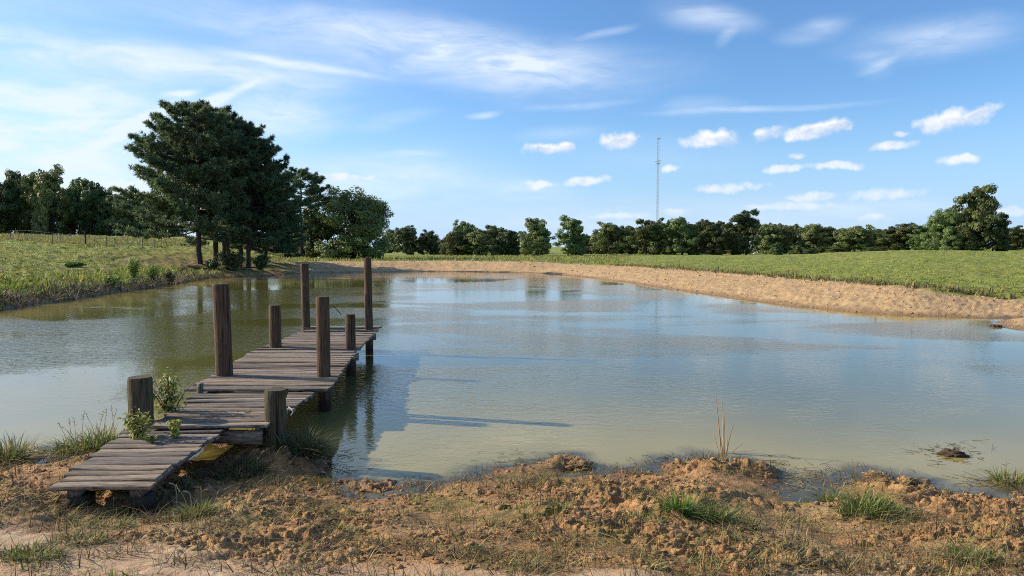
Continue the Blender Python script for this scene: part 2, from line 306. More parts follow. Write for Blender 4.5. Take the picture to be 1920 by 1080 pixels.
tf = np.linspace(-.86, .86, 760); to = np.geomspace(.9, 4, 26); T = np.concatenate([-to[::-1], tf, to])
D = np.concatenate([np.linspace(1.2, 3.0, 30)[:-1], np.geomspace(3.0, 9.2, 440)[:-1], np.geomspace(9.2, 75, 300)[:-1], np.geomspace(75, 2500, 60)])
GY, GT = np.meshgrid(D, T, indexing='ij'); GX = GY*GT
GZ, gs, g_grass, g_sand, g_wet, g_lush, g_bare, g_comp, g_wn = height(GX, GY, True)
side = ss(1.6, 3.0, np.abs(GT)); GZ = GZ*(1-side)+.8*side
nr, nc = GX.shape
idx = np.arange(nr*nc).reshape(nr, nc)
quads = np.stack([idx[:-1, :-1], idx[:-1, 1:], idx[1:, 1:], idx[1:, :-1]], -1).reshape(-1, 4)
gv = np.stack([GX, GY, GZ], -1).reshape(-1, 3)
zone1 = np.stack([g_grass, g_sand, g_wet, np.ones_like(g_wet)], -1).reshape(-1, 4)
zone2 = np.stack([g_lush*.5+.5, g_bare, g_comp, g_wn], -1).reshape(-1, 4)
# the sheet goes on behind the camera
bxs = np.array([-8000, -2000, -500, -100, -30, -4.8, 4.8, 30, 100, 500, 2000, 8000.]); b0 = len(gv)
rows = [1.2, -3, -20, -100, -800, -4000]
bv = np.array([[x, yy if abs(x) < 5 or yy < 0 else 1.2+max(0, (abs(x)-4.8)/4), .8] for yy in rows for x in bxs])
bi = np.arange(len(rows)*len(bxs)).reshape(len(rows), len(bxs))+b0
bq = np.stack([bi[1:, :-1], bi[1:, 1:], bi[:-1, 1:], bi[:-1, :-1]], -1).reshape(-1, 4)
bz = np.tile([0, 0, 0, 1.], (len(bv), 1)); bz2 = np.tile([.5, 0, 1, 1.], (len(bv), 1))

def m_ground():
    m, t, o = material('ground'); P = t.add('ShaderNodeNewGeometry').outputs['Position']
    z1 = t.add('ShaderNodeAttribute', {'attribute_name': 'zone'}); z2 = t.add('ShaderNodeAttribute', {'attribute_name': 'zone2'})
    a = t.add('ShaderNodeSeparateColor', None, Color=z1.outputs['Color']).outputs; b = t.add('ShaderNodeSeparateColor', None, Color=z2.outputs['Color']).outputs
    n1 = t.noise(P, .7, 5, .6); n2 = t.noise(P, 3.2, 6, .65); n3 = t.noise(P, 17.0, 6, .7); n4 = t.noise(P, 60.0, 4, .7)
    # near mud: orange-brown earth, darker turned soil, pale dried crust
    mud = t.mix(t.ramp(n2, .38, .62), C(.46, .255, .108), C(.33, .175, .074)); mud = t.mix(t.ramp(t.noise(t.mapping(P, scale=(1, 1.8, 1)), 2.6, 5, .7), .52, .64, 0, .7), mud, C(.20, .115, .058)); mud = t.mix(t.ramp(n3, .53, .68, 0, .8), mud, C(.11, .065, .036))
    mud = t.mix(t.ramp(n1, .50, .66, 0, .65), mud, C(.47, .315, .16)); mud = t.mix(t.ramp(n4, .55, .7, 0, .45), mud, C(.48, .315, .155))
    cmp = t.mix(t.ramp(n2, .4, .66), C(.42, .26, .15), C(.50, .355, .21)); cmp = t.mix(t.ramp(n3, .52, .7, 0, .5), cmp, C(.22, .125, .075))
    mud = t.mix(b[2], mud, cmp)
    mossy = t.math('MULTIPLY', t.ramp(t.noise(P, 1.15, 4, .6), .50, .64), t.ramp(n3, .38, .58)); mud = t.mix(t.math('MULTIPLY', mossy, t.math('SUBTRACT', .85, b[2], clamp=True)), mud, C(.15, .135, .035))
    snd = t.mix(t.ramp(n2, .36, .64), C(.42, .262, .122), C(.52, .365, .188)); snd = t.mix(t.ramp(n3, .5, .7, 0, .7), snd, C(.33, .20, .11)); snd = t.mix(t.ramp(n1, .45, .65, 0, .4), snd, C(.44, .27, .14))
    gr = t.mix(t.ramp(b[0], .25, .75), C(.17, .225, .030), C(.25, .26, .050)); gr = t.mix(t.ramp(n2, .42, .66, 0, .6), gr, C(.30, .27, .075)); gr = t.mix(t.ramp(n1, .45, .7, 0, .55), gr, C(.16, .245, .03))
    gr = t.mix(t.ramp(t.noise(t.mapping(P, scale=(.5, 1.6, 1)), 1.0, 4, .6), .52, .66, 0, .6), gr, C(.075, .085, .022))
    red = t.mix(t.ramp(n3, .4, .6), C(.22, .105, .055), C(.10, .065, .04)); gr = t.mix(t.math('MULTIPLY', b[1], t.ramp(n2, .36, .56)), gr, red)
    c = t.mix(a[1], mud, snd); c = t.mix(a[0], c, gr)
    lo = t.mix(1.0, c, C(.50, .47, .44), 'MULTIPLY'); c = t.mix(t.math('MULTIPLY', a[2], .8), c, lo)
    p = t.add('ShaderNodeBsdfPrincipled', None, Base__Color=c, Roughness=t.ramp(a[2], 0, 1, .92, .5)); p.inputs['Specular IOR Level'].default_value = .3
    h = t.math('ADD', t.math('MULTIPLY', n3, .6), t.math('MULTIPLY', n4, .25)); h = t.math('ADD', h, t.math('MULTIPLY', n2, 1.2))
    t.put(p.inputs['Normal'], t.add('ShaderNodeBump', None, Strength=t.ramp(b[2], 0, 1, .85, .4), Distance=.055, Height=h)); t.l.new(p.outputs[0], o.inputs[0]); return m
M_GROUND = m_ground()
ground = obj('ground', mesh('ground', np.concatenate([gv, bv]), np.concatenate([quads, bq]), M_GROUND,
             {'zone': np.concatenate([zone1, bz]), 'zone2': np.concatenate([zone2, bz2])}, True), kind='structure')

# ---------------------------------------------------------------- water
def m_water():
    m, t, o = material('pond_water'); P = t.add('ShaderNodeNewGeometry').outputs['Position']
    dp = t.add('ShaderNodeSeparateColor', None, Color=t.add('ShaderNodeAttribute', {'attribute_name': 'depth'}).outputs['Color']).outputs
    big = t.noise(t.mapping(P, scale=(.10, .17, 1)), 1.0, 4, .55, .6); calm = t.ramp(big, .42, .58)
    r1 = t.noise(t.mapping(P, scale=(4.2, 7.5, 1)), 1.0, 3, .55, .5); r2 = t.noise(t.mapping(P, rot=(0, 0, .5), scale=(11, 17, 1)), 1.0, 2, .5); r3 = t.noise(t.mapping(P, scale=(.9, 1.5, 1)), 1.0, 2)
    h = t.math('ADD', t.math('MULTIPLY', r1, .55), t.math('MULTIPLY', r2, .30)); h = t.math('ADD', h, t.math('MULTIPLY', r3, .2))
    amp = t.math('MULTIPLY', t.ramp(dp[1], .02, .5, .10, 1.0), t.ramp(calm, 0, 1, .18, 1.0)); yd_ = t.add('ShaderNodeSeparateXYZ', None, _0=P).outputs[1]; amp = t.math('MULTIPLY', amp, t.ramp(yd_, 22, 46, 1.0, .32))
    nrm = t.add('ShaderNodeBump', None, Strength=1.0, Distance=t.math('MULTIPLY', amp, .021), Height=h).outputs[0]
    c = t.mix(t.ramp(dp[0], .03, .85), C(.33, .265, .082), C(.098, .097, .027)); c = t.mix(t.ramp(t.noise(P, .25, 3), .4, .65, 0, .35), c, C(.14, .135, .045))
    dif = t.add('ShaderNodeBsdfDiffuse', None, Color=c)
    tra = t.add('ShaderNodeBsdfTransparent', None, Color=C(.92, .88, .74))
    body = t.add('ShaderNodeMixShader', None, _0=t.ramp(dp[0], .0, .09, .2, 1.0), _1=tra, _2=dif)
    gl = t.add('ShaderNodeBsdfGlossy', None, Color=C(1, 1, 1), Roughness=.035, Normal=nrm)
    fr = t.add('ShaderNodeFresnel', None, IOR=1.333, Normal=nrm)
    t.l.new(t.add('ShaderNodeMixShader', None, _0=fr, _1=body, _2=gl).outputs[0], o.inputs[0]); return m
step = 2
WZ = GZ[::step, ::step]; wx = GX[::step, ::step]; wy = GY[::step, ::step]; wi = np.arange(WZ.size).reshape(WZ.shape)
wq = np.stack([wi[:-1, :-1], wi[:-1, 1:], wi[1:, 1:], wi[1:, :-1]], -1).reshape(-1, 4)
zz = WZ.ravel(); ssr = gs[::step, ::step].ravel(); keep = (zz[wq].min(1) < .03) & (ssr[wq].min(1) < .5)
wq = wq[keep]; used, inv = np.unique(wq, return_inverse=True); wq = inv.reshape(-1, 4)
dep = np.stack([np.clip(-zz[used], 0, 2), np.clip(-ssr[used]/6, 0, 1), 0*zz[used]], -1)
water = obj('pond_water', mesh('pond_water', np.stack([wx.ravel()[used], wy.ravel()[used], np.zeros(len(used))], -1), wq, m_water(), {'depth': dep}, True), kind='structure')

# ---------------------------------------------------------------- dock
def plank(parent, x0, x1, yc, z, w, th, seed, tilt=0.0, yaw=0.0):
    """one board across the dock, worn ends, slight warp; x along its length"""
    r = np.random.default_rng(seed); n = 7; L = (x1-x0); xs = np.linspace(-L/2, L/2, n)
    xs[0] -= r.uniform(-.01, .012); xs[-1] += r.uniform(-.01, .012)
    warp = r.uniform(-.006, .008)*(2*xs/L)**2+np.cumsum(r.normal(0, .0015, n)); wa = w/2*(1+r.normal(0, .035, n)); wb = w/2*(1+r.normal(0, .035, n))
    dz = r.normal(0, .003); cup = r.uniform(0, .003)
    ring = []
    for i in range(n):
        e = r.uniform(-.012, .012) if i in (0, n-1) else 0
        ring += [(xs[i]+e, -wa[i], warp[i]-th), (xs[i], -wa[i], warp[i]-cup), (xs[i]-e*.5, 0, warp[i]+cup*.3), (xs[i]-e, wb[i], warp[i]-cup), (xs[i]+e, wb[i], warp[i]-th)]
    v = np.array(ring); f = []
    for i in range(n-1):
        for k in range(5): a, b = i*5+k, i*5+(k+1) % 5; f.append((a, a+5, b+5, b))
    mb = MB(); mb.put(v, f); mb.put(v[:5], [(0, 1, 2), (0, 2, 4), (2, 3, 4)]); mb.put(v[-5:], [(0, 2, 1), (0, 4, 2), (2, 4, 3)])
    o = obj('plank', mb.mesh('plank', M_PLANK), parent, ((x0+x1)/2, yc, z+dz)); o.rotation_euler = (tilt, r.normal(0, .006), yaw+r.normal(0, .008)); return o
dock = thing('wooden_dock', 'weathered narrow wooden dock with round posts running out from the near shore', 'dock')
def lerp(a, b, t): return a+(b-a)*t
PITCHW = .122
sd_ = 0
def section(y0, y1, z0, z1, xl0, xl1, xr0, xr1, w=PITCHW, yaw=.0, gapj=.004):
    global sd_
    n = max(1, round((y1-y0)/w))
    for i in range(n):
        t = (i+.5)/n; sd_ += 1; r = random.Random(sd_)
        plank(dock, lerp(xl0, xl1, t)+r.uniform(-.018, .018), lerp(xr0, xr1, t)+r.uniform(-.014, .014), lerp(y0, y1, t), lerp(z0, z1, t), (y1-y0)/n-gapj, .030, sd_, math.atan2(z1-z0, y1-y0), yaw)
def X(px, y, z): # world x of a pixel column at a given distance and height
    depth = y*math.cos(PITCH)+(EYE-z)*math.sin(PITCH); return (px-960)/FPX*depth
def YZ(py, z): return onz(960, py, z)[1]
Z1, Z2, Z3 = .37, .41, .455
ya, yb = YZ(910, .36), YZ(788, .40)
section(ya, yb, .36, .40, X(97, ya, .36), X(262, yb, .40), X(274, ya, .36), X(443, yb, .40), yaw=.03)
yc_, yd = YZ(797, .45), YZ(735, .425)
section(yc_, yd, .45, .425, X(285, yc_, .45), X(372, yd, .42), X(500, yc_, .45), X(592, yd, .42), yaw=.03)
ye, yf = YZ(728, .475), YZ(656, .455)
section(ye, yf, .465, .455, X(352, ye, .475), X(478, yf, .455), X(612, ye, .475)+.03, X(668, yf, .455), yaw=.03)
yg, yh = YZ(653.5, .475), YZ(621.5, .47)
section(yg, yh, .475, .455, X(482, yg, .47), X(562, yh, .47), X(672, yg, .47), X(704, yh, .47), yaw=.05)
for k, (py, z) in enumerate(((618.5, .475), (614, .50), (611.5, .50))):
    y = YZ(py, z); sd_ += 1; plank(dock, X(572, y, z), X(710+k*2, y, z), y, z, .15, .04, sd_, 0, .03)
M_BEAM = M_PLANK
def beam(name, p, q, w, h, parent=dock, mat=None):
    p, q = Vector(p), Vector(q); L = (q-p).length; n = 5; mb = MB()
    r = random.Random(str(p)); v = []
    for i in range(n):
        x = L*i/(n-1)
        for sy, sz in ((-1, -1), (1, -1), (1, 1), (-1, 1)): v.append((x, sy*w/2*(1+r.uniform(-.04, .04)), sz*h/2*(1+r.uniform(-.03, .03))))
    f = [(i*4+k, i*4+(k+1) % 4, i*4+4+(k+1) % 4, i*4+4+k) for i in range(n-1) for k in range(4)]+[(3, 2, 1, 0), (n*4-4, n*4-3, n*4-2, n*4-1)]
    mb.put(v, f); o = obj(name, mb.mesh(name, mat or M_BEAM), parent, p); d = (q-p).normalized()
    o.rotation_euler = (d.to_track_quat('X', 'Z')).to_euler(); return o
# posts: (pixel column, pixel row of the deck at its foot, deck level, top row, width px, lean, material)
POSTS = [(258.5, 792, .41, 708, 44, .010, 1, 'short thick mossy post at the left of the dock'), (513.5, 800, .40, 731, 42, -.01, 1, 'short thick split post at the right of the dock'),
         (417, 706, .455, 532, 31, .018, 0, 'tall thick dark post at the left of the dock'), (605.5, 708, .455, 556, 25, .006, 0, 'tall brown post at the right middle of the dock'),
         (514.5, 653, .455, 572, 22, .004, 0, 'short brown post at the left middle of the dock'), (656, 655, .455, 589, 19.5, .0, 0, 'short post at the right far half of the dock'),
         (573, 618, .46, 493.5, 15, .012, 0, 'tall thin post at the far left corner of the dock'), (691, 620, .46, 483, 14.5, .01, 0, 'tall thin post at the far right corner of the dock')]
PX = []
for k, (px, fy, dz, ty, wpx, lean, mt, lab) in enumerate(POSTS):
    y = YZ(fy, dz); x = X(px, y, dz); top = atd(px, ty, y)[2]; r = wpx/2/FPX*(y+.05); y += r*.6
    zb = min(hz(x, y), 0)-.25; n = 14; zs = np.concatenate([np.linspace(zb, top-.03, n), [top-.006]]); rr = np.concatenate([np.linspace(r*1.03, r*.985, n), [r*.94]])
    mb = MB(); pts = np.stack([x+(zs-dz)*-lean, np.full(n+1, y), zs], -1)-np.array([x, y, 0]); mb.tube(pts, rr, 26, cap=True, rough=.045, seed=k)
    if k == 1:  # torn right flank of the split post
        mb.v[0][:, 0] = np.where((mb.v[0][:, 0] > r*.55), r*.55+(mb.v[0][:, 0]-r*.55)*(.9+1.1*pn(mb.v[0][:, 2]*14, mb.v[0][:, 1]*6, 2)), mb.v[0][:, 0])
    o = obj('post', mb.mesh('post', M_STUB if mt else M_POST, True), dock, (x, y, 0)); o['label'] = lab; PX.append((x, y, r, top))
    me = o.data
    sm = np.ones(len(me.polygons), bool); sm[-52:] = False; me.polygons.foreach_set('use_smooth', sm)
for a, b, z in ((0, 1, .33), (2, 3, .36), (4, 5, .36), (6, 7, .36)):   # cross beams bolted to each pair
    (xa, y1_, ra, _), (xb, y2_, rb, _) = PX[a], PX[b]
    ov = .02 if a == 0 else .16
    beam('cross_beam', (xa-ov, y1_-ra-.03, z-.02), (xb+ov-(rb if a == 0 else 0), y2_-rb-.03, z-.02), .045, .13)
for i, j in ((0, 2), (2, 4), (4, 6), (1, 3), (3, 5), (5, 7)):           # stringers under the boards
    sgn = 1 if i % 2 == 0 else -1
    beam('stringer', (PX[i][0]+sgn*(PX[i][2]+.04), PX[i][1]-.1, .345), (PX[j][0]+sgn*(PX[j][2]+.04), PX[j][1]+.1, .375), .05, .11)
beam('stringer', (X(135, ya, .3), ya+.02, .285), (X(275, yb, .3), yb+.05, .345), .09, .085)
beam('stringer', (X(252, ya, .3), ya+.02, .285), (X(410, yb, .3), yb+.05, .345), .09, .085)
M_BLOCK = m_post('old_block', (.06, .045, .035), (.13, .10, .08), (.16, .13, .10))
for px_, dx in ((138, .075), (256, .07)): beam('support_block', (X(px_, ya, .2)-dx, ya+.09, .20), (X(px_, ya, .2)+dx, ya+.10, .20), .16, .12, mat=M_BLOCK)
xk, yk = X(378, ye, .5), ye-.06; beam('board_end', (xk, yk, .36), (xk+.01, yk, .545), .05, .06)
mb = MB(); x3, y3, r3, _ = PX[3]
mb.tube([(x3+r3*.6, y3, 1.36), atd(626, 574, y3+.05), atd(640, 590, y3+.1)], .005, 5); obj('bent_wire', mb.mesh('bent_wire', m_bark('rusty_wire', (.02, .015, .012), (.05, .04, .03))), dock)
mb = MB(); x1_, y1_, r1_, _ = PX[1]
yr_ = YZ(775, .43); mb.tube([atd(541, 763, yr_+.05), atd(547, 767, yr_), atd(549, 773, yr_-.02), atd(545, 780, yr_-.03)], .006, 5)
mr, tr_, ro = material('pale_rope'); pr = tr_.add('ShaderNodeBsdfPrincipled', None, Base__Color=C(.55, .53, .48), Roughness=.8); tr_.l.new(pr.outputs[0], ro.inputs[0]); obj('rope_end', mb.mesh('rope_end', mr), dock)

# ---------------------------------------------------------------- blades and leaves
def blades(mb, base, h, w, lean, tint, rng, bend=.5, seg=2, dirs=None):
    """grass blades: base Nx3, heights N; each blade tapers over seg quads"""
    n = len(base); th = rng.uniform(0, 2*np.pi, n) if dirs is None else dirs
    d = np.stack([np.cos(th), np.sin(th), np.zeros(n)], 1); sd = np.stack([-np.sin(th+rng.normal(0, .8, n)), np.cos(th), np.zeros(n)], 1)
    ln = np.abs(rng.normal(0, 1, n))*lean; vs = []; 
    for k in range(seg+1):
        t = k/seg; hor = h*(ln*t+bend*ln*t*t); ver = h*(t-.35*ln*t*t)
        c = base+d*hor[:, None]+np.array([0, 0, 1.])*ver[:, None]; ww = (w*(1-t)**.7)[:, None]
        if k < seg: vs += [c-sd*ww/2, c+sd*ww/2]
        else: vs += [c]
    V_ = np.stack(vs, 1); m = V_.shape[1]; o = np.arange(n)[:, None]*m; fs = []
    for k in range(seg-1): fs += [o+np.array([[2*k, 2*k+1, 2*k+3]]), o+np.array([[2*k, 2*k+3, 2*k+2]])]
    fs += [o+np.array([[2*seg-2, 2*seg-1, 2*seg]])]
    mb.put(V_.reshape(-1, 3), np.concatenate(fs), np.repeat(tint, m, axis=0))
def tints(n, pal, rng, jit=.18):
    p = np.asarray(pal, float); c = p[rng.integers(0, len(p), n)]; return np.clip(c*(1+rng.normal(0, jit, (n, 1)))*(1+rng.normal(0, jit*.3, (n, 3))), .003, .9)
GREEN = [(.14, .19, .045), (.19, .235, .055), (.27, .28, .08), (.11, .14, .04)]; STRAW = [(.28, .18, .08), (.20, .125, .055), (.36, .26, .13), (.13, .08, .04)]
def leaves(mb, pos, nrm, size, tint, rng, aspect=.55):
    """diamond leaves facing nrm"""
    n = len(pos); nrm = nrm/(np.linalg.norm(nrm, axis=1)[:, None]+1e-9); r = rng.normal(0, 1, (n, 3)); a = np.cross(nrm, r); a /= np.linalg.norm(a, axis=1)[:, None]+1e-9; b = np.cross(nrm, a)
    s = size[:, None]; v = np.stack([pos-a*s*.5, pos+b*s*aspect*.5+nrm*s*.08, pos+a*s*.5, pos-b*s*aspect*.5+nrm*s*.08], 1)
    o = np.arange(n)[:, None]*4; mb.put(v.reshape(-1, 3), o+np.array([[0, 1, 2, 3]]), np.repeat(tint, 4, axis=0))

# ---------------------------------------------------------------- trees
BROAD = [(.10, .145, .045), (.13, .175, .055), (.08, .12, .04), (.16, .19, .065)]
def broadleaf(seed, clumps=210, per=74, leaf=.034, shape='round', gaps=.0):
    """crown and trunk of height 1, crown about 1 wide"""
    r = np.random.default_rng(seed); mb = MB(); lobes = []
    nl = 15
    for i in range(nl):
        a = r.uniform(0, 6.28); zc = (.10 if shape == 'dome' else .16)+.70*(i+r.uniform(0, 1))/nl; env = {'dome': math.sqrt(max(.02, 1-(zc/.97)**2.4)), 'round': math.sqrt(max(.02, 1-((zc-.44)/.56)**2)), 'tall': .85*math.sqrt(max(.02, 1-((zc-.38)/.62)**2)), 'cone': 1.05*(1-zc)+.1, 'spread': 1.1*math.sqrt(max(.02, 1-((zc-.40)/.56)**2))}[shape]
        lobes.append((math.cos(a)*.30*env, math.sin(a)*.30*env, zc, r.uniform(.14, .25)*(.6+.5*env)))
    lobes.append((r.normal(0, .05), r.normal(0, .05), .60, .28)); lobes.append((r.normal(0, .05), 0, .30, .30)); lobes.append((r.normal(0, .04), r.normal(0, .04), .80, .18))
    cs = []
    while len(cs) < clumps:
        L = lobes[r.integers(len(lobes))]; d = r.normal(0, 1, 3); d /= np.linalg.norm(d); d[2] = d[2]*.85
        p = np.array(L[:3])+d*L[3]*r.uniform(.62, 1.0)
        if p[2] < .015 or p[2] > 1: continue
        cs.append((p, r.uniform(.04, .085), d))
    twig = MB()
    for p, R, d in cs:
        n = int(per*(R/.055)**1.5); u = r.normal(0, 1, (n, 3)); u /= np.linalg.norm(u, axis=1)[:, None]
        pos = p+u*R*(r.uniform(.2, 1, (n, 1))**.5)*np.array([1.25, 1.25, .8])
        out = d*.8+np.array([0, 0, .35])
        tn = tints(n, BROAD, r, .12)*r.uniform(.8, 1.25)
        leaves(mb, pos, u*.8+out+r.normal(0, .5, (n, 3)), r.uniform(.7, 1.3, n)*leaf, tn, r, .7)
    h = .62; k = 7; zs = np.linspace(-.03, h, k); pts = np.stack([np.cumsum(r.normal(0, .008, k)), np.cumsum(r.normal(0, .008, k)), zs], 1); pts[0, :2] = 0
    twig.tube(pts, np.linspace(.030, .008, k), 7)
    br = MB()
    for L in lobes:
        z0 = r.uniform(.12, .4); s0 = np.array([np.interp(z0, zs, pts[:, 0]), np.interp(z0, zs, pts[:, 1]), z0]); e = np.array(L[:3]); mid = (s0+e)/2+np.array([0, 0, -.03])
        br.tube([s0, mid, e], [.013, .009, .004], 5)
    return dict(trunk=twig.mesh('trunk', M_BARK, True), limbs=br.mesh('limbs', M_BARK, True), crown=mb.mesh('crown', M_LEAF, False, True))
NEED = [(.095, .145, .068), (.115, .170, .078), (.080, .125, .062), (.145, .185, .09)]
def pine(seed, H=11.5, low=2.2, R=3.9, lean=(0, 0), skew=(0, 0), nb=92, dens=1.5):
    r = np.random.default_rng(seed); mb = MB(); tk = MB(); br = MB(); k = 9; zs = np.linspace(-.4, H*.97, k)
    cx = np.cumsum(r.normal(0, .05, k))+lean[0]*zs/H; cy = np.cumsum(r.normal(0, .05, k))+lean[1]*zs/H; cx -= cx[0]; cy -= cy[0]
    tk.tube(np.stack([cx, cy, zs], 1), np.linspace(.21, .04, k), 9)
    ax = lambda z: np.array([np.interp(z, zs, cx), np.interp(z, zs, cy), z])
    tufts = []
    for i in range(nb):
        f = (i+r.uniform(0, 1))/nb; z = low+(H*.97-low)*f**.92; th = i*2.4+r.uniform(-.5, .5)
        env = R*(1.12-.28*f)*(1-.22*math.exp(-f*7))*(1-f**2.6)**.62*r.uniform(.82, 1.06)+.25
        env *= 1+skew[0]*math.cos(th)+skew[1]*math.sin(th)
        rise = r.uniform(-.10, .14)+.22*f+.25*f**4; n = 7; t = np.linspace(0, 1, n)
        d = np.array([math.cos(th), math.sin(th)]); p0 = ax(z)
        sag = -.10*env*(1-f)*np.sin(t*2.2); up = rise*env*t+.16*env*t**3
        pts = np.stack([p0[0]+d[0]*env*t, p0[1]+d[1]*env*t, z+sag+up], 1)+np.concatenate([np.zeros((1, 3)), np.cumsum(r.normal(0, .035, (n-1, 3)), 0)])
        br.tube(pts, np.linspace(.055*(1-f*.6), .012, n), 5)
        ns = int((5+env*4.2)*dens*(.62+.38*min(1, f*2.4)))
        for j in range(ns):
            s = r.uniform(.28, 1.0)**.8; b = np.array([np.interp(s, t, pts[:, q]) for q in range(3)])
            sl = (.30+.85*(1-s))*env*.34*r.uniform(.5, 1.2)+.08; a2 = th+r.choice([-1, 1])*r.uniform(.35, 1.15); e = b+np.array([math.cos(a2)*sl, math.sin(a2)*sl, sl*r.uniform(-.05, .55)])
            if sl > .25: br.tube([b, (b+e)/2-np.array([0, 0, .03]), e], [.014, .01, .006], 4, cap=False)
            for q in range(int(2+sl*3.4)): w = 1-q*.24*r.uniform(.7, 1.2); tufts.append(np.concatenate([b+(e-b)*max(w, .1)+r.normal(0, .05, 3), (e-b)/sl]))
        tufts.append(np.concatenate([pts[-1], [d[0], d[1], .5]]))
    for j in range(10): tufts.append(np.concatenate([ax(H*.97)+r.normal(0, .18, 3), [0, 0, 1.]]))
    tufts = np.array(tufts); m = 15; n = len(tufts)*m
    c = np.repeat(tufts[:, :3], m, 0); ad = np.repeat(tufts[:, 3:], m, 0); u = r.normal(0, 1, (n, 3)); u /= np.linalg.norm(u, axis=1)[:, None]
    u = u+ad*.65+np.array([0, 0, .28]); u /= np.linalg.norm(u, axis=1)[:, None]
    ln = r.uniform(.20, .36, (n, 1)); sd = np.cross(u, r.normal(0, 1, (n, 3))); sd /= np.linalg.norm(sd, axis=1)[:, None]
    v = np.stack([c-sd*.034, c+sd*.034, c+u*ln], 1); tn = np.repeat(tints(len(tufts), NEED, r, .14), m, 0)
    mb.put(v.reshape(-1, 3), np.arange(n*3).reshape(-1, 3), np.repeat(tn, 3, 0))
    return dict(trunk=tk.mesh('trunk', M_BARK, True), limbs=br.mesh('limbs', M_BARK, True), crown=mb.mesh('crown', M_PINE, False, True), H=H)
VAR = {'r1': broadleaf(11, shape='dome'), 'r2': broadleaf(12), 'r3': broadleaf(23, shape='dome'), 't1': broadleaf(14, shape='tall'), 't2': broadleaf(25, shape='tall'), 'c1': broadleaf(16, shape='cone'), 'c2': broadleaf(37, shape='cone'),
       'big': broadleaf(18, 440, 100, .021, 'dome'), 'big2': broadleaf(49, 400, 100, .022, 'dome')}
WOBBLE = random.Random(5)
def tree(px, top, hw, d, var, label, cat='tree', group=None, name='broadleaf_tree', sink=0.0):
    x, y, _ = atd(px, 470, d); zb = hz(x, y)-sink; zt = atd(px, top, d)[2]; h = zt-zb; w = hw*2/FPX*d
    dd = VAR[var]; o = thing(name, label, cat, (x, y, zb), group, WOBBLE.uniform(0, 6.28), (w*1.18, w*1.18, h*1.05))
    for p in ('trunk', 'limbs', 'crown'): obj(p, dd[p], o)
    return o
# pines by the left bank
PV = [pine(101, 11.5, 1.9, 4.3, skew=(-.16, 0)), pine(102, 11.0, 3.4, 3.5), pine(103, 10.5, 1.6, 3.2, skew=(.18, -.1))]
def pine_tree(px, d, top, var, rot, sc, label, lean=0.0):
    x, y, _ = atd(px, 490, d); zb = hz(x, y); h = atd(px, top, d)[2]-zb; dd = PV[var]
    o = thing('pine_tree', label, 'tree', (x, y, zb), 'pines on the left bank', rot, (sc, sc, h/dd['H'])); o.rotation_euler = (0, lean, rot)
    for p in ('trunk', 'limbs', 'crown'): obj(p, dd[p], o)
pine_tree(376, 55, 200, 0, 0, 1.04, 'foremost pine of the bank group with sunlit left limbs and bare lower trunk')
pine_tree(404, 59, 203, 1, 1.1, 1.08, 'pine standing just right of the foremost bank pine, its trunk above the leafy bush')
pine_tree(419, 64, 214, 2, 2.4, .95, 'slim pine trunk in the middle of the bank group, left of a close pair', )
pine_tree(429, 65, 224, 1, 3.9, 1.05, 'slim pine trunk in the middle of the bank group, right of a close pair')
pine_tree(449, 60, 232, 1, 5.3, 1.0, 'pine second from the right in the bank group')
pine_tree(466, 57.5, 262, 2, .25, 1.0, 'rightmost pine of the bank group with low boughs hanging over the water', .05)
pine_tree(498, 61, 352, 2, .1, .80, 'low pine at the right foot of the bank group, boughs sweeping down to the shore', .10)
PV.append(pine(104, 10, 5.2, 2.6, nb=40))
pine_tree(566, 82, 318, 3, 1.0, 1.15, 'tall open-crowned pine behind the bank group, left of the round oak')

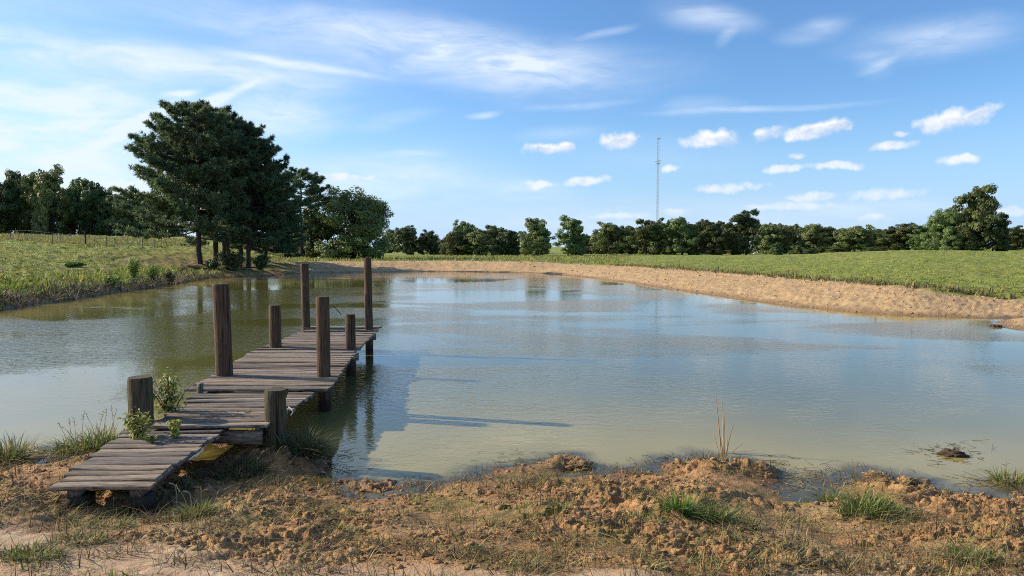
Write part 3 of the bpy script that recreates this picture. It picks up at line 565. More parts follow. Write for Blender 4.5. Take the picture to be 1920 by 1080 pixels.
TREES = [ # px, top, half width, distance, variant, label
 (-45, 322, 40, 112, 't1', 'dark tree cut by the left picture edge in the left wood'), (8, 328, 34, 108, 'r1', 'dark tree second from the left edge in the left wood'),
 (38, 324, 28, 118, 't2', 'slim dark tree with a knobbly top in the left wood'), (66, 320, 26, 112, 'r2', 'narrow dark tree left of the pale leafy one in the left wood'), (103, 318, 34, 108, 't1', 'tallest leafy tree of the left wood with pale sunlit top'),
 (140, 334, 32, 114, 'r3', 'dark tree just right of the tallest in the left wood'), (172, 342, 30, 110, 't2', 'broad dark tree in the middle right of the left wood'), (208, 354, 30, 112, 'r1', 'rounded dark tree near the right end of the left wood'),
 (238, 358, 30, 108, 'r2', 'last dark tree of the left wood before the bank pines'), (270, 372, 32, 116, 'r3', 'dark tree half hidden behind the foremost bank pine'), (310, 380, 36, 118, 'r1', 'dark tree glimpsed between the bank pine trunks'),
 (588, 392, 36, 84, 'r2', 'dark tree filling the gap between the bank pines and the round oak'), (546, 398, 30, 86, 't1', 'dark tree behind the right flank of the bank pines'),
 (663, 350, 69, 84, 'big', 'large round oak standing alone right of the bank pines'),
 (735, 428, 22, 250, 'r1', 'small hazy tree just right of the large round oak'),
 (765, 424, 25, 195, 'r2', 'left one of two round distant trees right of the large oak'), (806, 431, 24, 195, 'r1', 'right one of two round distant trees right of the large oak'),
 (857, 432, 31, 150, 'r3', 'low wide dark tree at the left end of the centre tree row'), (872, 414, 23, 185, 'r2', 'round treetop rising behind the left end of the centre tree row'),
 (898, 428, 30, 150, 'r1', 'dark tree second from the left in the centre tree row'), (926, 424, 22, 180, 't2', 'treetop rising behind the pale grey-green tree of the centre row'), (948, 430, 27, 150, 't1', 'pale grey-green tree left of the two taller centre trees'),
 (1005, 409, 35, 132, 'c1', 'taller pointed tree at the centre, standing nearest the pond'), (1066, 408, 32, 140, 't1', 'taller ragged tree just right of the pointed centre tree'),
 (1108, 442, 24, 165, 'r3', 'low tree in the dip between the ragged centre tree and the mast'), (1143, 417, 34, 158, 'r2', 'rounded dark tree left of the mast row'), (1178, 424, 26, 165, 'r1', 'dark tree between the rounded one and the tree under the mast'),
 (1212, 414, 34, 150, 't2', 'tree standing just left below the mast'), (1248, 410, 24, 172, 'r1', 'dark treetop directly right of the mast foot'), (1278, 406, 36, 148, 'r3', 'broad lighter green tree right of the mast'),
 (1322, 412, 26, 170, 'r2', 'dark treetop behind the gap right of the broad lighter tree'), (1340, 420, 30, 146, 't1', 'lighter green tree left of the tall one in the right row'), (1398, 396, 33, 146, 't2', 'tall tree with upright crown in the right row'),
 (1372, 424, 24, 160, 'r1', 'dark tree tucked behind the left side of the tall right row tree'), (1446, 420, 27, 152, 'r3', 'dark tree right of the tall one in the right row'), (1481, 424, 24, 152, 't1', 'narrow tree left of the pale spiky ones'),
 (1522, 420, 26, 150, 'c1', 'pale spiky tree in the middle of the right row'), (1553, 426, 28, 150, 'c2', 'pale feathery tree right of the spiky one'), (1602, 423, 34, 146, 'r2', 'round dark tree right of the pale feathery one'),
 (1642, 430, 24, 158, 'r1', 'small dark treetop behind the round dark tree'), (1684, 418, 36, 140, 'r3', 'grey-green spreading tree left of the largest right tree'), (1728, 424, 30, 134, 't1', 'bushy tree at the left foot of the largest right tree'),
 (1770, 390, 34, 124, 'big2', 'left shoulder tree of the tall clump at the right'), (1830, 352, 40, 122, 't2', 'largest tree at the right, rising well above the row'), (1862, 396, 26, 120, 't1', 'right shoulder tree of the tall clump at the right'),
 (1806, 412, 56, 126, 'big', 'low spreading tree in front of the tall clump at the right'), (1905, 424, 30, 145, 'r1', 'tree at the right picture edge, beyond the tall clump'), (1950, 418, 36, 150, 'r2', 'tree cut by the right picture edge'),
 (1453, 458, 15, 134, 'c2', 'small dark cedar at the foot of the right tree row, left one'), (1493, 459, 14, 132, 'c1', 'small green cedar at the foot of the right tree row, beside the pale spiky tree'), (1520, 466, 16, 134, 'r1', 'small round bush at the foot of the pale spiky tree'),
 (1568, 462, 17, 138, 'r3', 'grey bush at the foot of the pale feathery tree'), (1640, 462, 20, 136, 'r2', 'low bush right of the round dark tree')]
for px, top, hw, d, var, lab in TREES:
    g = 'trees of the left wood' if px < 320 else ('trees of the far row' if px > 700 else 'trees behind the bank pines')
    tree(px, top, hw, d, var, lab, 'bush' if 'bush' in lab else 'tree', g, 'bush' if 'bush' in lab else ('cedar_tree' if 'cedar' in lab else 'broadleaf_tree'), .5)
mbk = MB(); rr_ = np.random.default_rng(77)   # far wood that closes the gaps, one mass
def mass(x0, x1, d0, d1, htop, n, leaf):
    u = rr_.uniform(0, 1, n); px = x0+(x1-x0)*u; d = rr_.uniform(d0, d1, n); x = (px-960)/FPX*d; z0 = height(x, d)-.3
    zt = (np.interp(px, [a for a, _ in htop], [b for _, b in htop])+7*fbm(px*.06, px*0+d0, 3, 9)); ztop = EYE+(462-zt)/FPX*d
    z = z0+(ztop-z0)*rr_.uniform(0, 1, n)**.8; nr = np.stack([rr_.normal(-.3, .8, n), rr_.normal(-.6, .6, n), rr_.normal(.4, .6, n)], 1)
    leaves(mbk, np.stack([x, d, z], 1), nr, rr_.uniform(.6, 1.3, n)*leaf, tints(n, BROAD, rr_, .2), rr_, .75)
mass(820, 1000, 205, 225, [(820, 462), (850, 434), (1000, 438)], 9000, .55); mass(1090, 1760, 185, 205, [(1090, 446), (1130, 431), (1250, 421), (1400, 418), (1600, 433), (1760, 428)], 40000, .5)
mass(-80, 330, 126, 138, [(-80, 345), (100, 350), (330, 385)], 26000, .45); mass(1870, 2000, 180, 190, [(1870, 445), (2000, 440)], 3000, .55); mass(725, 840, 300, 320, [(725, 432), (760, 442), (840, 450)], 3000, .8)
obj('far_wood', mbk.mesh('far_wood', M_LEAF, False, True), None, None, 'dense dark woodland filling the gaps behind the tree rows', 'woodland', None, 'stuff')

# ---------------------------------------------------------------- mast
def m_plain(name, c, rough=.6, metal=0.0):
    m, t, o = material(name); g = t.add('ShaderNodeTexCoord').outputs['Object']; n = t.noise(g, 3.0, 4)
    p = t.add('ShaderNodeBsdfPrincipled', None, Base__Color=t.mix(n, C(*[k*.8 for k in c]), C(*[k*1.15 for k in c])), Roughness=rough, Metallic=metal); t.l.new(p.outputs[0], o.inputs[0]); return m
M_MAST = m_plain('galvanised_steel', (.52, .58, .66)); MD = 1000.0
mx, my, mzt = atd(1234, 256, MD); mast = thing('lattice_mast', 'tall thin lattice radio mast rising behind the far trees', 'mast', (mx, my, 0)); Hm = mzt
w_ = 1.5; cor = [(w_*math.cos(a), w_*math.sin(a)) for a in (math.pi/2, math.pi*7/6, math.pi*11/6)]
for cx_, cy_ in cor: b = MB(); b.tube([(cx_, cy_, 0), (cx_, cy_, Hm)], .15, 6); obj('leg', b.mesh('leg', M_MAST), mast)
b = MB(); nb_ = 50
for i in range(nb_):
    za, zb2 = Hm*i/nb_, Hm*(i+1)/nb_
    for k in range(3):
        p, q = cor[k], cor[(k+1) % 3]; b.tube([(*p, za), (*q, zb2)], .09, 4, cap=False); b.tube([(*q, za), (*p, zb2)], .09, 4, cap=False); b.tube([(*p, za), (*q, za)], .09, 4, cap=False)
obj('bracing', b.mesh('bracing', M_MAST), mast)
for yy, rad, h in ((302, 4.6, 2.2), (306.5, 3.2, 1.6), (260, 3.3, 1.2)):
    z = atd(1234, yy, MD)[2]; pf = MB(); pf.tube([(rad*math.cos(a), rad*math.sin(a), z) for a in np.linspace(0, 6.2832, 13)], .25, 5, cap=False)
    for a in np.linspace(0, 5.24, 6): pf.tube([(0, 0, z), (rad*math.cos(a), rad*math.sin(a), z)], .15, 4)
    o = obj('antenna_platform', pf.mesh('antenna_platform', M_MAST), mast)
    for a in np.linspace(.3, 5.5, 6):
        an = MB(); c_, s_ = rad*math.cos(a), rad*math.sin(a); an.box((c_-.25, s_-.25, z-h/2), (c_+.25, s_+.25, z+h/2)); obj('antenna', an.mesh('antenna', M_MAST), o)
b = MB(); b.tube([(0, 0, Hm), (0, 0, Hm+3.2)], [.22, .1], 5); obj('tip_rod', b.mesh('tip_rod', M_MAST), mast)

# ---------------------------------------------------------------- fence on the left hill
fence = thing('wire_fence', 'low wire fence with thin dark posts along the left hilltop', 'fence')
FP = [(20, 437, 448), (60, 438, 449, ), (98, 438, 450), (114, 440, 450), (160, 436, 453), (200, 442, 455), (240, 446, 456), (267, 449, 457), (290, 451, 458)]; tops = []
for i, (px, t_, b_) in enumerate(FP):
    d = 64; x, y, _ = atd(px, b_, d); zb = hz(x, y); big = px == 160; h = 1.25 if big else .95
    b = MB(); b.tube([(0, 0, -.3), (.01, 0, h*.5), (.03*math.sin(i), 0, h)], .07 if big else .026, 7); obj('post', b.mesh('post', M_BARK), fence, (x, y, zb)); tops.append((x, y, zb))
for k in (.3, .6, .88):
    b = MB(); b.tube([(x, y-.05, z+k) for x, y, z in tops], .006, 4); obj('wire', b.mesh('wire', M_MAST), fence)

# ---------------------------------------------------------------- cattle lying far off on the pasture
M_COW = m_plain('white_hide', (.72, .68, .60), .8); M_COWD = m_plain('grey_hide', (.33, .31, .28), .8)
def cow(px, d, mat, flip, label):
    x, y, _ = atd(px, 480, d); b = MB()
    b.tube([(-.85, 0, .25), (-.7, 0, .38), (-.2, 0, .44), (.35, 0, .46), (.7, 0, .40), (.85, 0, .3)], [.08, .30, .40, .40, .30, .12], 10)
    o = thing('lying_calf', label, 'calf', (x, y, hz(x, y)), 'calves resting on the far pasture', flip, (.5, .5, .5)); obj('body', b.mesh('body', mat, True), o)
    h = MB(); h.tube([(.7, 0, .42), (.98, 0, .62), (1.08, .02, .72)], [.2, .15, .13], 8); h.tube([(1.02, 0, .74), (1.2, .02, .68), (1.38, .03, .58)], [.13, .12, .07], 8); obj('head', h.mesh('head', mat, True), o)
    for s in (-1, 1):
        l = MB(); l.tube([(.5, s*.3, .2), (.75, s*.42, .08), (.4, s*.45, .06)], [.1, .07, .05], 6); obj('leg', l.mesh('leg', mat, True), o)
        e = MB(); e.tube([(1.0, s*.1, .78), (.97, s*.26, .76)], [.05, .02], 5); obj('ear', e.mesh('ear', mat, True), o)
for px, d, mt, fl, lab in ((1188, 165, M_COW, .2, 'white calf lying on the brown strip below the mast, left one'), (1226, 166, M_COW, 3.0, 'white calf lying on the brown strip below the mast, right one'), (1160, 168, M_COWD, .1, 'grey calf lying left of the two white ones below the mast'),
                           (1138, 170, M_COWD, 2.8, 'grey calf lying farthest left of the resting calves'), (1416, 138, M_COW, .3, 'white calf lying under the tall tree of the right row'), (1464, 138, M_COW, 2.9, 'white calf lying in front of the small dark cedar'), (1506, 137, M_COWD, .2, 'pale grey calf lying beside the small green cedar')):
    cow(px, d, mt, fl, lab)

# ---------------------------------------------------------------- field grass, bank weeds (uncountable)
def scatter(n, tlo, thi, dlo, dhi, rng):
    t = rng.uniform(tlo, thi, n); d = np.exp(rng.uniform(math.log(dlo), math.log(dhi), n)); return t*d, d
def cover(name, label, n, tr, dr, srange, hgt, w, pal, cat, seed, thr=None, lean=.35, jit=.2, mat=None, cond=None, fall=1.0):
    r = np.random.default_rng(seed); x, y = scatter(n, *tr, *dr, r); k = shore(x, y); k = (k > srange[0]-1) & (k < srange[1]+1); x, y = x[k], y[k]; z, s, g, sa, we, lu, ba, co, wn_ = height(x, y, True)
    k = (s > srange[0]) & (s < srange[1])
    if thr is not None: k &= (fbm(x*.9, y*.9, 3, seed) > thr)
    if cond is not None: k &= cond(x, y, s, ba)
    x, y, z, s = x[k], y[k], z[k], s[k]; m = len(x)
    clump = .65+.7*ss(-.4, .5, fbm(x*1.3, y*1.3, 2, seed+7)); h = r.uniform(.5, 1.25, m)*hgt*clump
    mb = MB(); blades(mb, np.stack([x, y, z-.02], 1), h, np.full(m, 1.0)*w*(y/30)**.5, lean, tints(m, pal, r, jit), r)
    obj(name, mb.mesh(name, mat or M_GRASS, False, True), None, None, label, cat, None, 'stuff')
FIELD = [(.20, .25, .035), (.26, .285, .05), (.31, .29, .07), (.15, .22, .03), (.34, .30, .09)]
cover('field_grass', 'short yellow-green pasture grass on the left hillside', 90000, (-.95, -.30), (22, 80), (1.2, 70), .095, .055, FIELD, 'grass', 201, None, .5, cond=lambda x, y, s, ba: ba < .35)
cover('field_grass', 'short green pasture grass on the right field', 90000, (.08, .95), (20, 110), (5.6, 90), .075, .05, FIELD, 'grass', 202, None, .5)
cover('field_grass', 'rough green growth on the flat beyond the far bank', 30000, (-.34, .16), (62, 140), (6, 90), .28, .06, [(.17, .24, .045), (.24, .28, .06), (.32, .28, .11)], 'grass', 203, -.1)
cover('bank_weeds', 'brown dead weeds fringing the left waterline', 42000, (-.95, -.36), (20, 58), (-.05, 1.2), .46, .05, [(.15, .115, .08), (.20, .15, .10), (.10, .08, .055), (.27, .20, .13), (.18, .19, .06)], 'weeds', 204, -.55, .8, mat=M_DRY)
cover('bank_weeds', 'yellow-green leafy weeds along the top of the left bank', 60000, (-.95, -.40), (20, 52), (.8, 4.2), .30, .06, [(.22, .26, .04), (.31, .31, .06), (.15, .20, .04), (.38, .33, .09)], 'weeds', 205, -.1, .65)
cover('bank_grass', 'dry grass fringe along the top edge of the right sand bank', 80000, (.10, .9), (17, 60), (4.7, 6.8), .26, .05, [(.20, .17, .06), (.28, .22, .10), (.14, .15, .04), (.15, .11, .06)], 'grass', 206, -.25, .7, mat=M_DRY)
cover('bank_grass', 'bright green strip with brown seed heads beyond the left fence', 22000, (-.95, -.42), (62, 84), (18, 60), .20, .06, [(.24, .29, .05), (.28, .31, .06), (.22, .16, .10), (.25, .19, .12)], 'grass', 207, None, .2)

# ---------------------------------------------------------------- bushes on the left bank
def bush(name, px, py, wpx, hpx, d, pal, label, n=900, leaf=.12, stems=9, cat='bush', z0=None, group=None):
    r = np.random.default_rng(int(px*7+py)); x, y, _ = atd(px, py, d); zb = hz(x, y) if z0 is None else z0; w = wpx/FPX*d/2; h = hpx/FPX*d
    o = thing(name, label, cat, (x, y, zb), group); st = MB(); lf = MB(); per = max(3, n//stems)
    for i in range(stems):
        a = r.uniform(0, 6.28); q = r.uniform(.15, 1); e = np.array([math.cos(a)*w*q, math.sin(a)*w*q*.8, h*(1-.35*q*q)*r.uniform(.75, 1.05)]); m = e*np.array([.35, .35, .55]); t = np.linspace(0, 1, 5)[:, None]
        pts = (1-t)**2*np.array([r.normal(0, .03*w), r.normal(0, .03*w), -.03])+2*t*(1-t)*m+t*t*e; st.tube(pts, np.linspace(.022, .006, 5)*h*.8, 4)
        u = r.normal(0, 1, (per, 3)); u /= np.linalg.norm(u, axis=1)[:, None]; s = r.uniform(.04 if cat == 'weed' else .18, 1.08, per)
        pos = np.stack([np.interp(s, np.linspace(0, 1, 5), pts[:, k]) for k in range(3)], 1)+u*r.uniform(.2, 1, (per, 1))*np.array([w*.42, w*.42, h*.2]); pos[:, 2] = np.maximum(pos[:, 2], .01)
        leaves(lf, pos, u+np.array([-.2, 0, .7])+r.normal(0, .4, (per, 3)), r.uniform(.6, 1.3, per)*leaf, tints(per, pal, r, .16), r, .45)
    obj('stems', st.mesh('stems', M_BARK, True), o); obj('foliage', lf.mesh('foliage', M_GRASS, False, True), o); return o
DKG = [(.06, .09, .03), (.085, .12, .04), (.11, .14, .05)]; WEED = [(.22, .29, .055), (.30, .34, .08), (.16, .22, .045)]
bush('leafy_bush', 432, 510, 70, 34, 53.5, DKG, 'wide dark leafy bush at the foot of the bank pines by the water', 2600, .22, 16)
bush('leafy_bush', 395, 514, 34, 20, 52.5, DKG, 'small dark bush at the water just right of the foremost pine trunk', 900, .2, 8)
bush('leafy_bush', 488, 512, 44, 26, 55.5, DKG, 'dark scrub at the water under the rightmost bank pine', 1200, .22, 10)
bush('leafy_weed', 250, 533, 40, 42, 38.5, WEED, 'tall pale green leafy weed with cream top on the left bank', 900, .13, 9)
bush('leafy_weed', 282, 530, 40, 30, 40, WEED, 'low leafy green weed right of the tall pale one on the left bank', 800, .13, 9)
bush('leafy_weed', 318, 527, 36, 22, 42, [(.12, .13, .05), (.16, .14, .07), (.08, .09, .035)], 'brownish weed clump at the right end of the left bank', 800, .12, 9)
bush('leafy_weed', 205, 545, 44, 24, 35.5, WEED, 'spreading yellow-green weed at the middle of the left bank', 900, .12, 9)
bush('dark_grass_clump', 137, 499, 46, 8, 44, [(.13, .21, .045), (.16, .25, .05)], 'dark green clump standing out on the pale left hillside', 1500, .2, 12, 'grass clump')

# ---------------------------------------------------------------- plants on the dock and the near shore
SHR = [(.26, .31, .065), (.36, .38, .085), (.46, .42, .12), (.16, .19, .06), (.42, .30, .16)]
bush('dock_shrub', 320, 786, 92, 92, YZ(786, .41)+.25, SHR, 'leafy shrub growing through the dock beside the left short post', 480, .06, 20, 'shrub', .36)
bush('trailing_weed', 258, 808, 74, 56, YZ(806, .41)-.16, [(.31, .33, .07), (.43, .40, .11), (.20, .22, .055)], 'yellow-green weed climbing the foot of the left short post', 620, .045, 18, 'weed', .36)
bush('trailing_weed', 328, 812, 44, 30, YZ(812, .42)-.02, [(.32, .39, .08), (.42, .43, .11), (.20, .26, .05)], 'small bright weed sprouting between the dock boards', 170, .055, 9, 'weed', .40)
bush('trailing_weed', 285, 822, 36, 12, YZ(822, .42)-.02, [(.13, .17, .035), (.20, .22, .05)], 'low weed sprig lying on the dock boards', 90, .05, 7, 'weed', .40)
bush('trailing_weed', 236, 822, 34, 36, YZ(822, .36)+.05, [(.26, .34, .06), (.34, .40, .08)], 'feathery green weed at the left edge of the dock', 240, .045, 9, 'weed', .2)
bush('trailing_weed', 463, 777, 18, 9, YZ(777, .42), [(.17, .2, .05), (.24, .25, .07)], 'tiny weed sprig on the boards left of the right short post', 40, .03, 4, 'weed', .42)
def tuft(px, py, wpx, hpx, n, pal, label, z=None, stalks=0, lean=.85, name='grass_tuft', bw=.012):
    r = np.random.default_rng(int(px*3+py)); zz_ = 0.0
    for _ in range(3):
        x, y = onz(px, py, zz_ if z is None else z); zz_ = max(hz(x, y), -.02)
    w = wpx/FPX*y/2; h = hpx/FPX*y*1.05; mb = MB(); a = r.uniform(0, 6.28, n); q = np.sqrt(r.uniform(0, 1, n))
    bx, by = x+np.cos(a)*w*q*.75, y+np.sin(a)*w*q*.55; bz_ = np.maximum(height(bx, by), -.03)
    th = a+r.normal(0, .9, n); blades(mb, np.stack([bx-x, by-y, bz_-.01], 1)-np.array([0, 0, zz_]), r.uniform(.2, 1.1, n)*h, r.uniform(.5, 1.2, n)*bw, lean, tints(n, pal, r, .2), r, .8, 3, th)
    for i in range(stalks):
        c0 = np.array([r.normal(0, w*.4), r.normal(0, w*.3), 0]); hh = h*r.uniform(1.3, 1.9); e = c0+np.array([r.normal(0, .25)*hh, r.normal(0, .15)*hh, hh]); mb.tube([c0, (c0+e)/2+np.array([0, 0, .03]), e], [.003, .0025, .0015], 4, (.33, .29, .13))
        for j in range(5): mb.tube([e-(e-c0)*.05*j, e-(e-c0)*.05*j+np.array([r.normal(0, .02), r.normal(0, .02), .02])], [.004, .001], 3, (.36, .29, .15))
    return obj(name, mb.mesh(name, M_GRASS, False, True), None, (x, y, zz_), label, 'grass', 'grass tufts on the near shore')
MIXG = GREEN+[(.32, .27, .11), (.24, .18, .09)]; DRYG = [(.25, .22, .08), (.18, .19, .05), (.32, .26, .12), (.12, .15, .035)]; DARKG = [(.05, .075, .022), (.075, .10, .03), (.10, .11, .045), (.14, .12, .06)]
tuft(12, 858, 90, 46, 420, MIXG, 'green grass tuft at the waterline on the left picture edge')
tuft(58, 842, 34, 26, 90, [(.16, .12, .07), (.2, .17, .08)], 'small reddish weed in the water left of the dock')
tuft(150, 846, 110, 36, 420, MIXG, 'wide grass tuft on the shore just left of the dock', None, 5)
tuft(195, 836, 80, 40, 320, MIXG, 'grass tuft with tall seed stalks against the left edge of the dock', None, 4)
tuft(118, 852, 60, 14, 120, MIXG, 'low flattened grass at the waterline left of the dock')
tuft(494, 846, 96, 50, 520, DARKG, 'shaded grass tuft at the foot of the right short post, left side')
tuft(560, 850, 110, 52, 620, DARKG, 'shaded grass tuft at the foot of the right short post, waterside')
tuft(450, 866, 120, 30, 420, DARKG, 'flattened dark grass in the shade under the dock')
tuft(232, 975, 60, 26, 160, MIXG, 'thin green tuft in front of the dock end', None, 1)
tuft(370, 975, 60, 30, 260, [(.16, .2, .04), (.24, .25, .06)], 'yellow-green tuft on the mud below the dock', None, 2)
tuft(205, 1000, 90, 24, 220, MIXG, 'short grass patch left of the yellow-green tuft'); tuft(60, 1046, 140, 26, 420, MIXG, 'grass patch in the lower left corner'); tuft(150, 1022, 130, 22, 300, DRYG, 'dry yellowish grass patch near the lower left corner')
tuft(1272, 968, 60, 46, 360, [(.13, .22, .03), (.18, .26, .045), (.10, .16, .03)], 'bright green upright tuft on the mud at the centre right'); tuft(1342, 976, 76, 38, 340, DRYG+[(.15, .2, .04)], 'paler grass tuft just right of the bright green one')
tuft(1200, 964, 60, 26, 160, DRYG, 'sparse tuft left of the bright green one'); tuft(1390, 992, 90, 22, 200, DRYG, 'low straggling grass right of the paler tuft')
tuft(1560, 940, 56, 26, 240, DRYG+GREEN, 'small tuft beside the muddy notch'); tuft(1622, 962, 120, 40, 620, GREEN+[(.2, .21, .06)], 'wide arching grass tuft on the right of the mud'); tuft(1672, 968, 50, 34, 160, GREEN, 'arching blades at the right end of the wide tuft')
tuft(1886, 906, 60, 34, 300, DRYG+GREEN, 'grass tuft at the waterline on the right picture edge', None, 1); tuft(1820, 1056, 110, 30, 300, DRYG+GREEN, 'grass tuft in the lower right corner'); tuft(1785, 857, 44, 10, 90, DRYG, 'short grass on the sod lump in the right shallows')
tuft(860, 975, 40, 18, 80, MIXG, 'tiny green tuft on the mud at the picture centre'); tuft(1050, 965, 50, 20, 120, MIXG, 'small tuft left of centre right on the churned mud'); tuft(990, 1005, 40, 14, 60, DRYG, 'small dry tuft low on the churned mud'); tuft(640, 1000, 60, 16, 100, MIXG, 'short grass among clods below the dock shadow'); tuft(1440, 1068, 160, 14, 200, DRYG, 'dry grass along the bottom edge of the picture')
for px, py, hp, lab in ((330, 958, 50, 'thin dry stalk with a hooked tip in front of the dock'), (357, 962, 46, 'thin upright seed stalk in front of the dock'), (612, 905, 20, 'bent twig at the waterline by the dock')):
    r = random.Random(px); zz_ = 0
    for _ in range(3): x, y = onz(px, py, zz_); zz_ = max(hz(x, y), 0.0)
    h = hp/FPX*y; b = MB(); b.tube([(0, 0, -.02), (.01, 0, h*.5), (.0, 0, h*.92), (-.02, 0, h), (-.05, 0, h*1.02)], [.004, .004, .0035, .006, .004], 5, (.36, .32, .24)); obj('dry_stalk', b.mesh('dry_stalk', M_DRY, False, True), None, (x, y, zz_), lab, 'stalk')
# dry reeds in the shallows
rx, ry = onz(1353, 850); reed = thing('dry_reeds', 'clump of thin dry reddish reeds standing in the shallows at the right', 'reeds', (rx, ry, -.05))
for i, (dx0, x1p, y1p) in enumerate(((0, 1342, 738), (2, 1354, 757), (6, 1359, 778), (4, 1347, 800), (8, 1364, 815), (9, 1375, 796), (-3, 1338, 812), (10, 1392, 832))):
    p0 = np.array([dx0*.005, 0, 0]); q = np.array(atd(x1p, y1p, ry+.02*i))-np.array([rx, ry, -.05]); b = MB(); m = (p0+q)/2+np.array([.01*math.sin(i*2), 0, .02])
    b.tube([p0, m, q], [.0065, .005, .003], 5, [(.34, .22, .12), (.40, .33, .2), (.27, .16, .09)][i % 3])
    if i < 3: b.tube([q, q+np.array([-.004, 0, .03])], [.006, .003], 5, (.3, .27, .2))
    obj('stalk', b.mesh('stalk', M_DRY, False, True), reed)
# sod lumps standing out of the shallows and along the shore
M_CLOD = m_bark('wet_sod', (.028, .019, .012), (.13, .08, .042), .9)
def clod_mesh(seed, wet, n=34):
    r = np.random.default_rng(seed); m = 17; th = np.linspace(0, 2*np.pi, n, endpoint=False); v = []
    for i in range(m):
        ph = math.pi*i/(m-1)-math.pi/2
        for a in th:
            d = np.array([math.cos(ph)*math.cos(a), math.cos(ph)*math.sin(a), math.sin(ph)]); k = 1+.34*float(fbm(d[0]*2.6+seed, d[1]*2.6+d[2]*1.7, 5, seed, .75)); v.append(d*k)
    f = [(i*n+j, i*n+(j+1) % n, (i+1)*n+(j+1) % n, (i+1)*n+j) for i in range(m-1) for j in range(n)]
    return mesh('mud_lump', v, f, M_CLOD if wet else M_GROUND, None, True)
for i, (px, py, wpx, hpx, lab) in enumerate(((1786, 853, 52, 22, 'dark sod lump standing in the shallows at the right'), (1560*0+1080, 872, 80, 26, 'dark torn sod at the water edge right of centre'), (1866, 613, 26, 10, 'brown lump in the water off the right sand spit'), (1440, 893, 40, 24, 'dark clod at the left rim of the muddy notch'),
        (1700, 902, 36, 22, 'pale dry clod on the shore right of the notch'), (1640, 890, 50, 20, 'brown clod at the shore right of the notch'), (112, 844, 30, 16, 'dark wet stone-like clod in the water left of the dock'), (68, 888, 30, 16, 'reddish clod on the mud left of the dock'), (115, 880, 26, 14, 'brown clod close to the dock left edge'),
        (1060, 860, 50, 16, 'orange mound of earth at the water edge'), (1105, 985, 30, 14, 'dark clod on the churned mud'), (575, 995, 60, 18, 'pale crusted clod below the dock shadow'), (230, 945, 110, 30, 'lump of packed earth under the dock end'), (1490, 946, 30, 12, 'dark clod just below the muddy notch'))):
    zz_ = 0
    for _ in range(3): x, y = onz(px, py, zz_); zz_ = max(hz(x, y), 0.0)
    w = wpx/FPX*y/2; h = hpx/FPX*y; o = obj('mud_lump', clod_mesh(i+1, i in (0, 2, 6)), None, (x, y, max(zz_, -.02)-h*.08), lab, 'clod', 'earth lumps on the near shore'); o.scale = (w*.9, w*.7, h*(.5 if i in (0, 2, 6) else .34)); o.rotation_euler = (0, 0, i*1.3)

# ---------------------------------------------------------------- small litter on the mud (uncountable)
r = np.random.default_rng(404); n = 14000; x, y = scatter(n, -.80, .80, 3.0, 8.6, r); z, s, _, _, _, _, _, co, _ = height(x, y, True)
k = (s > .02) & (co < .6) & (fbm(x*1.2, y*1.5, 3, 55) > -.15+.5*r.random(n)-.3); x, y, z = x[k], y[k], z[k]; m = len(x)
ico = []
phi = (1+5**.5)/2
ico = np.array([(-1, phi, 0), (1, phi, 0), (-1, -phi, 0), (1, -phi, 0), (0, -1, phi), (0, 1, phi), (0, -1, -phi), (0, 1, -phi), (phi, 0, -1), (phi, 0, 1), (-phi, 0, -1), (-phi, 0, 1)])/1.9
icf = np.array([(0,11,5),(0,5,1),(0,1,7),(0,7,10),(0,10,11),(1,5,9),(5,11,4),(11,10,2),(10,7,6),(7,1,8),(3,9,4),(3,4,2),(3,2,6),(3,6,8),(3,8,9),(4,9,5),(2,4,11),(6,2,10),(8,6,7),(9,8,1)])
sz = np.minimum(np.exp(r.normal(math.log(.0095), .5, m)), .034); vv = (ico[None]*np.clip(1+r.normal(0, .42, (m, 12, 1)), .35, 2))*sz[:, None, None]*np.stack([r.uniform(.8, 1.7, m), r.uniform(.7, 1.3, m), r.uniform(.45, .9, m)], -1)[:, None]
vv = vv+np.stack([x, y, z+sz*.15], -1)[:, None]; mb = MB(); cpal = [(.34, .20, .10), (.24, .14, .07), (.13, .08, .045), (.40, .27, .15)]
mb.put(vv.reshape(-1, 3), (np.arange(m)[:, None, None]*12+icf[None]).reshape(-1, 3), np.repeat(tints(m, cpal, r, .2), 12, 0))
obj('soil_crumbs', mb.mesh('soil_crumbs', M_GROUND), None, None, 'crumbled brown earth scattered over the near mud', 'soil', None, 'stuff')
n = 14000; x, y = scatter(n, -.34, .85, 18, 75, r); k = shore(x, y); k = (k > -.3) & (k < 5.6); x, y = x[k], y[k]; z, s, _, sa, _, _, _, _, _ = height(x, y, True)
k = (sa > .3) & (fbm(x*.7, y*.9, 3, 58) > -.2); x, y, z, s = x[k], y[k], z[k], s[k]; m = len(x); sz = np.exp(r.normal(math.log(.022), .45, m))*(y/28)**.5
vv = (ico[None]*np.clip(1+r.normal(0, .4, (m, 12, 1)), .35, 2))*sz[:, None, None]*np.stack([r.uniform(.8, 1.8, m), r.uniform(.7, 1.3, m), r.uniform(.5, .9, m)], -1)[:, None]+np.stack([x, y, z], -1)[:, None]
zn1 = np.repeat(np.stack([0*s, 0*s+1, ss(.5, 0, s), 0*s+1], 1), 12, 0); obj('sand_clods', mesh('sand_clods', vv.reshape(-1, 3), (np.arange(m)[:, None, None]*12+icf[None]).reshape(-1, 3), M_GROUND, {'zone': zn1, 'zone2': zn1*0}), None, None, 'tan earth clods littering the far and right sand banks', 'soil', None, 'stuff')
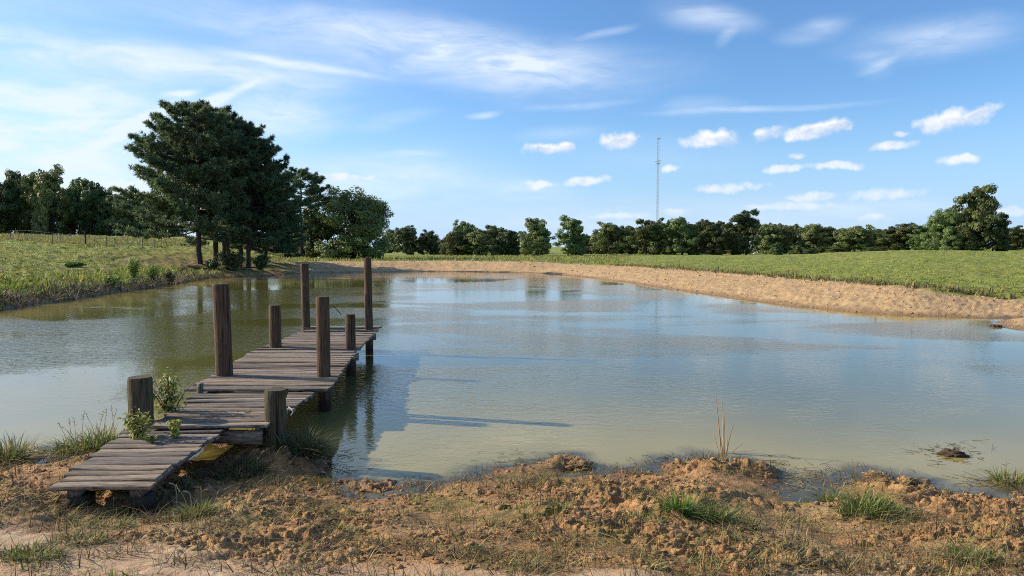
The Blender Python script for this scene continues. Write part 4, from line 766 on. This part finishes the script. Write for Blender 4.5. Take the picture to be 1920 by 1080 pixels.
n = 27000; x, y = scatter(n, -.80, .80, 3.0, 8.8, r); z, s, _, _, _, _, _, co, _ = height(x, y, True); k = (s > -.12) & (co < .35) & (fbm(x*.9+5, y*1.2, 3, 66) > -.30+.5*r.random(n)-.2); x, y, z = x[k], y[k], np.maximum(z[k], 0); m = len(x)
mb = MB(); blades(mb, np.stack([x, y, z-.003], 1), r.uniform(.03, .12, m), r.uniform(.003, .007, m), 1.3, tints(m, STRAW+[(.11, .085, .045), (.26, .24, .07), (.08, .06, .04), (.20, .21, .055), (.30, .22, .10)], r, .25), r, .6, 2)
rc = np.random.default_rng(909); cn = 260; cx_, cy_ = scatter(cn, -.78, .78, 3.2, 7.6, rc); kk = shore(cx_, cy_) > .05; cx_, cy_ = cx_[kk], cy_[kk]; per = 46; px_ = np.repeat(cx_, per)+rc.normal(0, .10, len(cx_)*per); py_ = np.repeat(cy_, per)+rc.normal(0, .055, len(cx_)*per); kk = shore(px_, py_) > 0; px_, py_ = px_[kk], py_[kk]
blades(mb, np.stack([px_, py_, height(px_, py_)], 1), rc.uniform(.04, .15, len(px_)), rc.uniform(.003, .008, len(px_)), 1.2, tints(len(px_), STRAW+[(.08, .055, .035), (.06, .045, .03), (.20, .21, .06), (.16, .12, .06)], rc, .25), rc, .6, 2)
obj('dead_grass_litter', mb.mesh('dead_grass_litter', M_DRY, False, True), None, None, 'dead straw and grass bits lying over the near mud', 'straw', None, 'stuff')
mb = MB()  # drowned twigs and roots at the waterline
for i in range(520):
    a, b_, sp, sv = [(1310, 866, 70, 7), (1400, 872, 60, 6), (1508, 905, 34, 12), (630, 875, 26, 16), (1500, 900, 30, 10), (985, 862, 40, 8), (1775, 846, 34, 10), (1850, 908, 40, 8), (770, 905, 50, 6)][i % 9]
    px, py = a+r.normal(0, sp), b_+r.normal(0, sv); x0, y0 = onz(px, py, 0.0)
    if hz(x0, y0) > .04: continue
    th = r.uniform(0, 6.28); L = r.uniform(.04, .2); e = (x0+math.cos(th)*L, y0+math.sin(th)*L*.7, r.uniform(0, .04)); mb.tube([(x0, y0, .002), ((x0+e[0])/2+r.normal(0, .01), (y0+e[1])/2, .012), e], [.0022, .002, .001], 4, [(.05, .04, .03), (.10, .075, .05), (.3, .25, .16)][i % 3])
obj('drowned_twigs', mb.mesh('drowned_twigs', M_DRY, False, True), None, None, 'thin dead twigs and roots lying in the shallows along the near shore', 'twigs', None, 'stuff')


rs = np.random.default_rng(515); cn = 170; cx_, cy_ = scatter(cn, -.76, .76, 3.4, 7.2, rs); kk = (shore(cx_, cy_) > .15) & (fbm(cx_*.8, cy_*.9, 2, 77) > -.1); cx_, cy_ = cx_[kk], cy_[kk]; per = 26
px_ = np.repeat(cx_, per)+rs.normal(0, .055, len(cx_)*per); py_ = np.repeat(cy_, per)+rs.normal(0, .03, len(cx_)*per); mb = MB()
blades(mb, np.stack([px_, py_, height(px_, py_)], 1), rs.uniform(.02, .075, len(px_)), rs.uniform(.004, .010, len(px_)), .9, tints(len(px_), GREEN+[(.22, .27, .05), (.30, .30, .08)], rs, .2), rs, .6, 2)
obj('green_sprouts', mb.mesh('green_sprouts', M_GRASS, False, True), None, None, 'small green sprouts dotted over the near mud', 'sprouts', None, 'stuff')
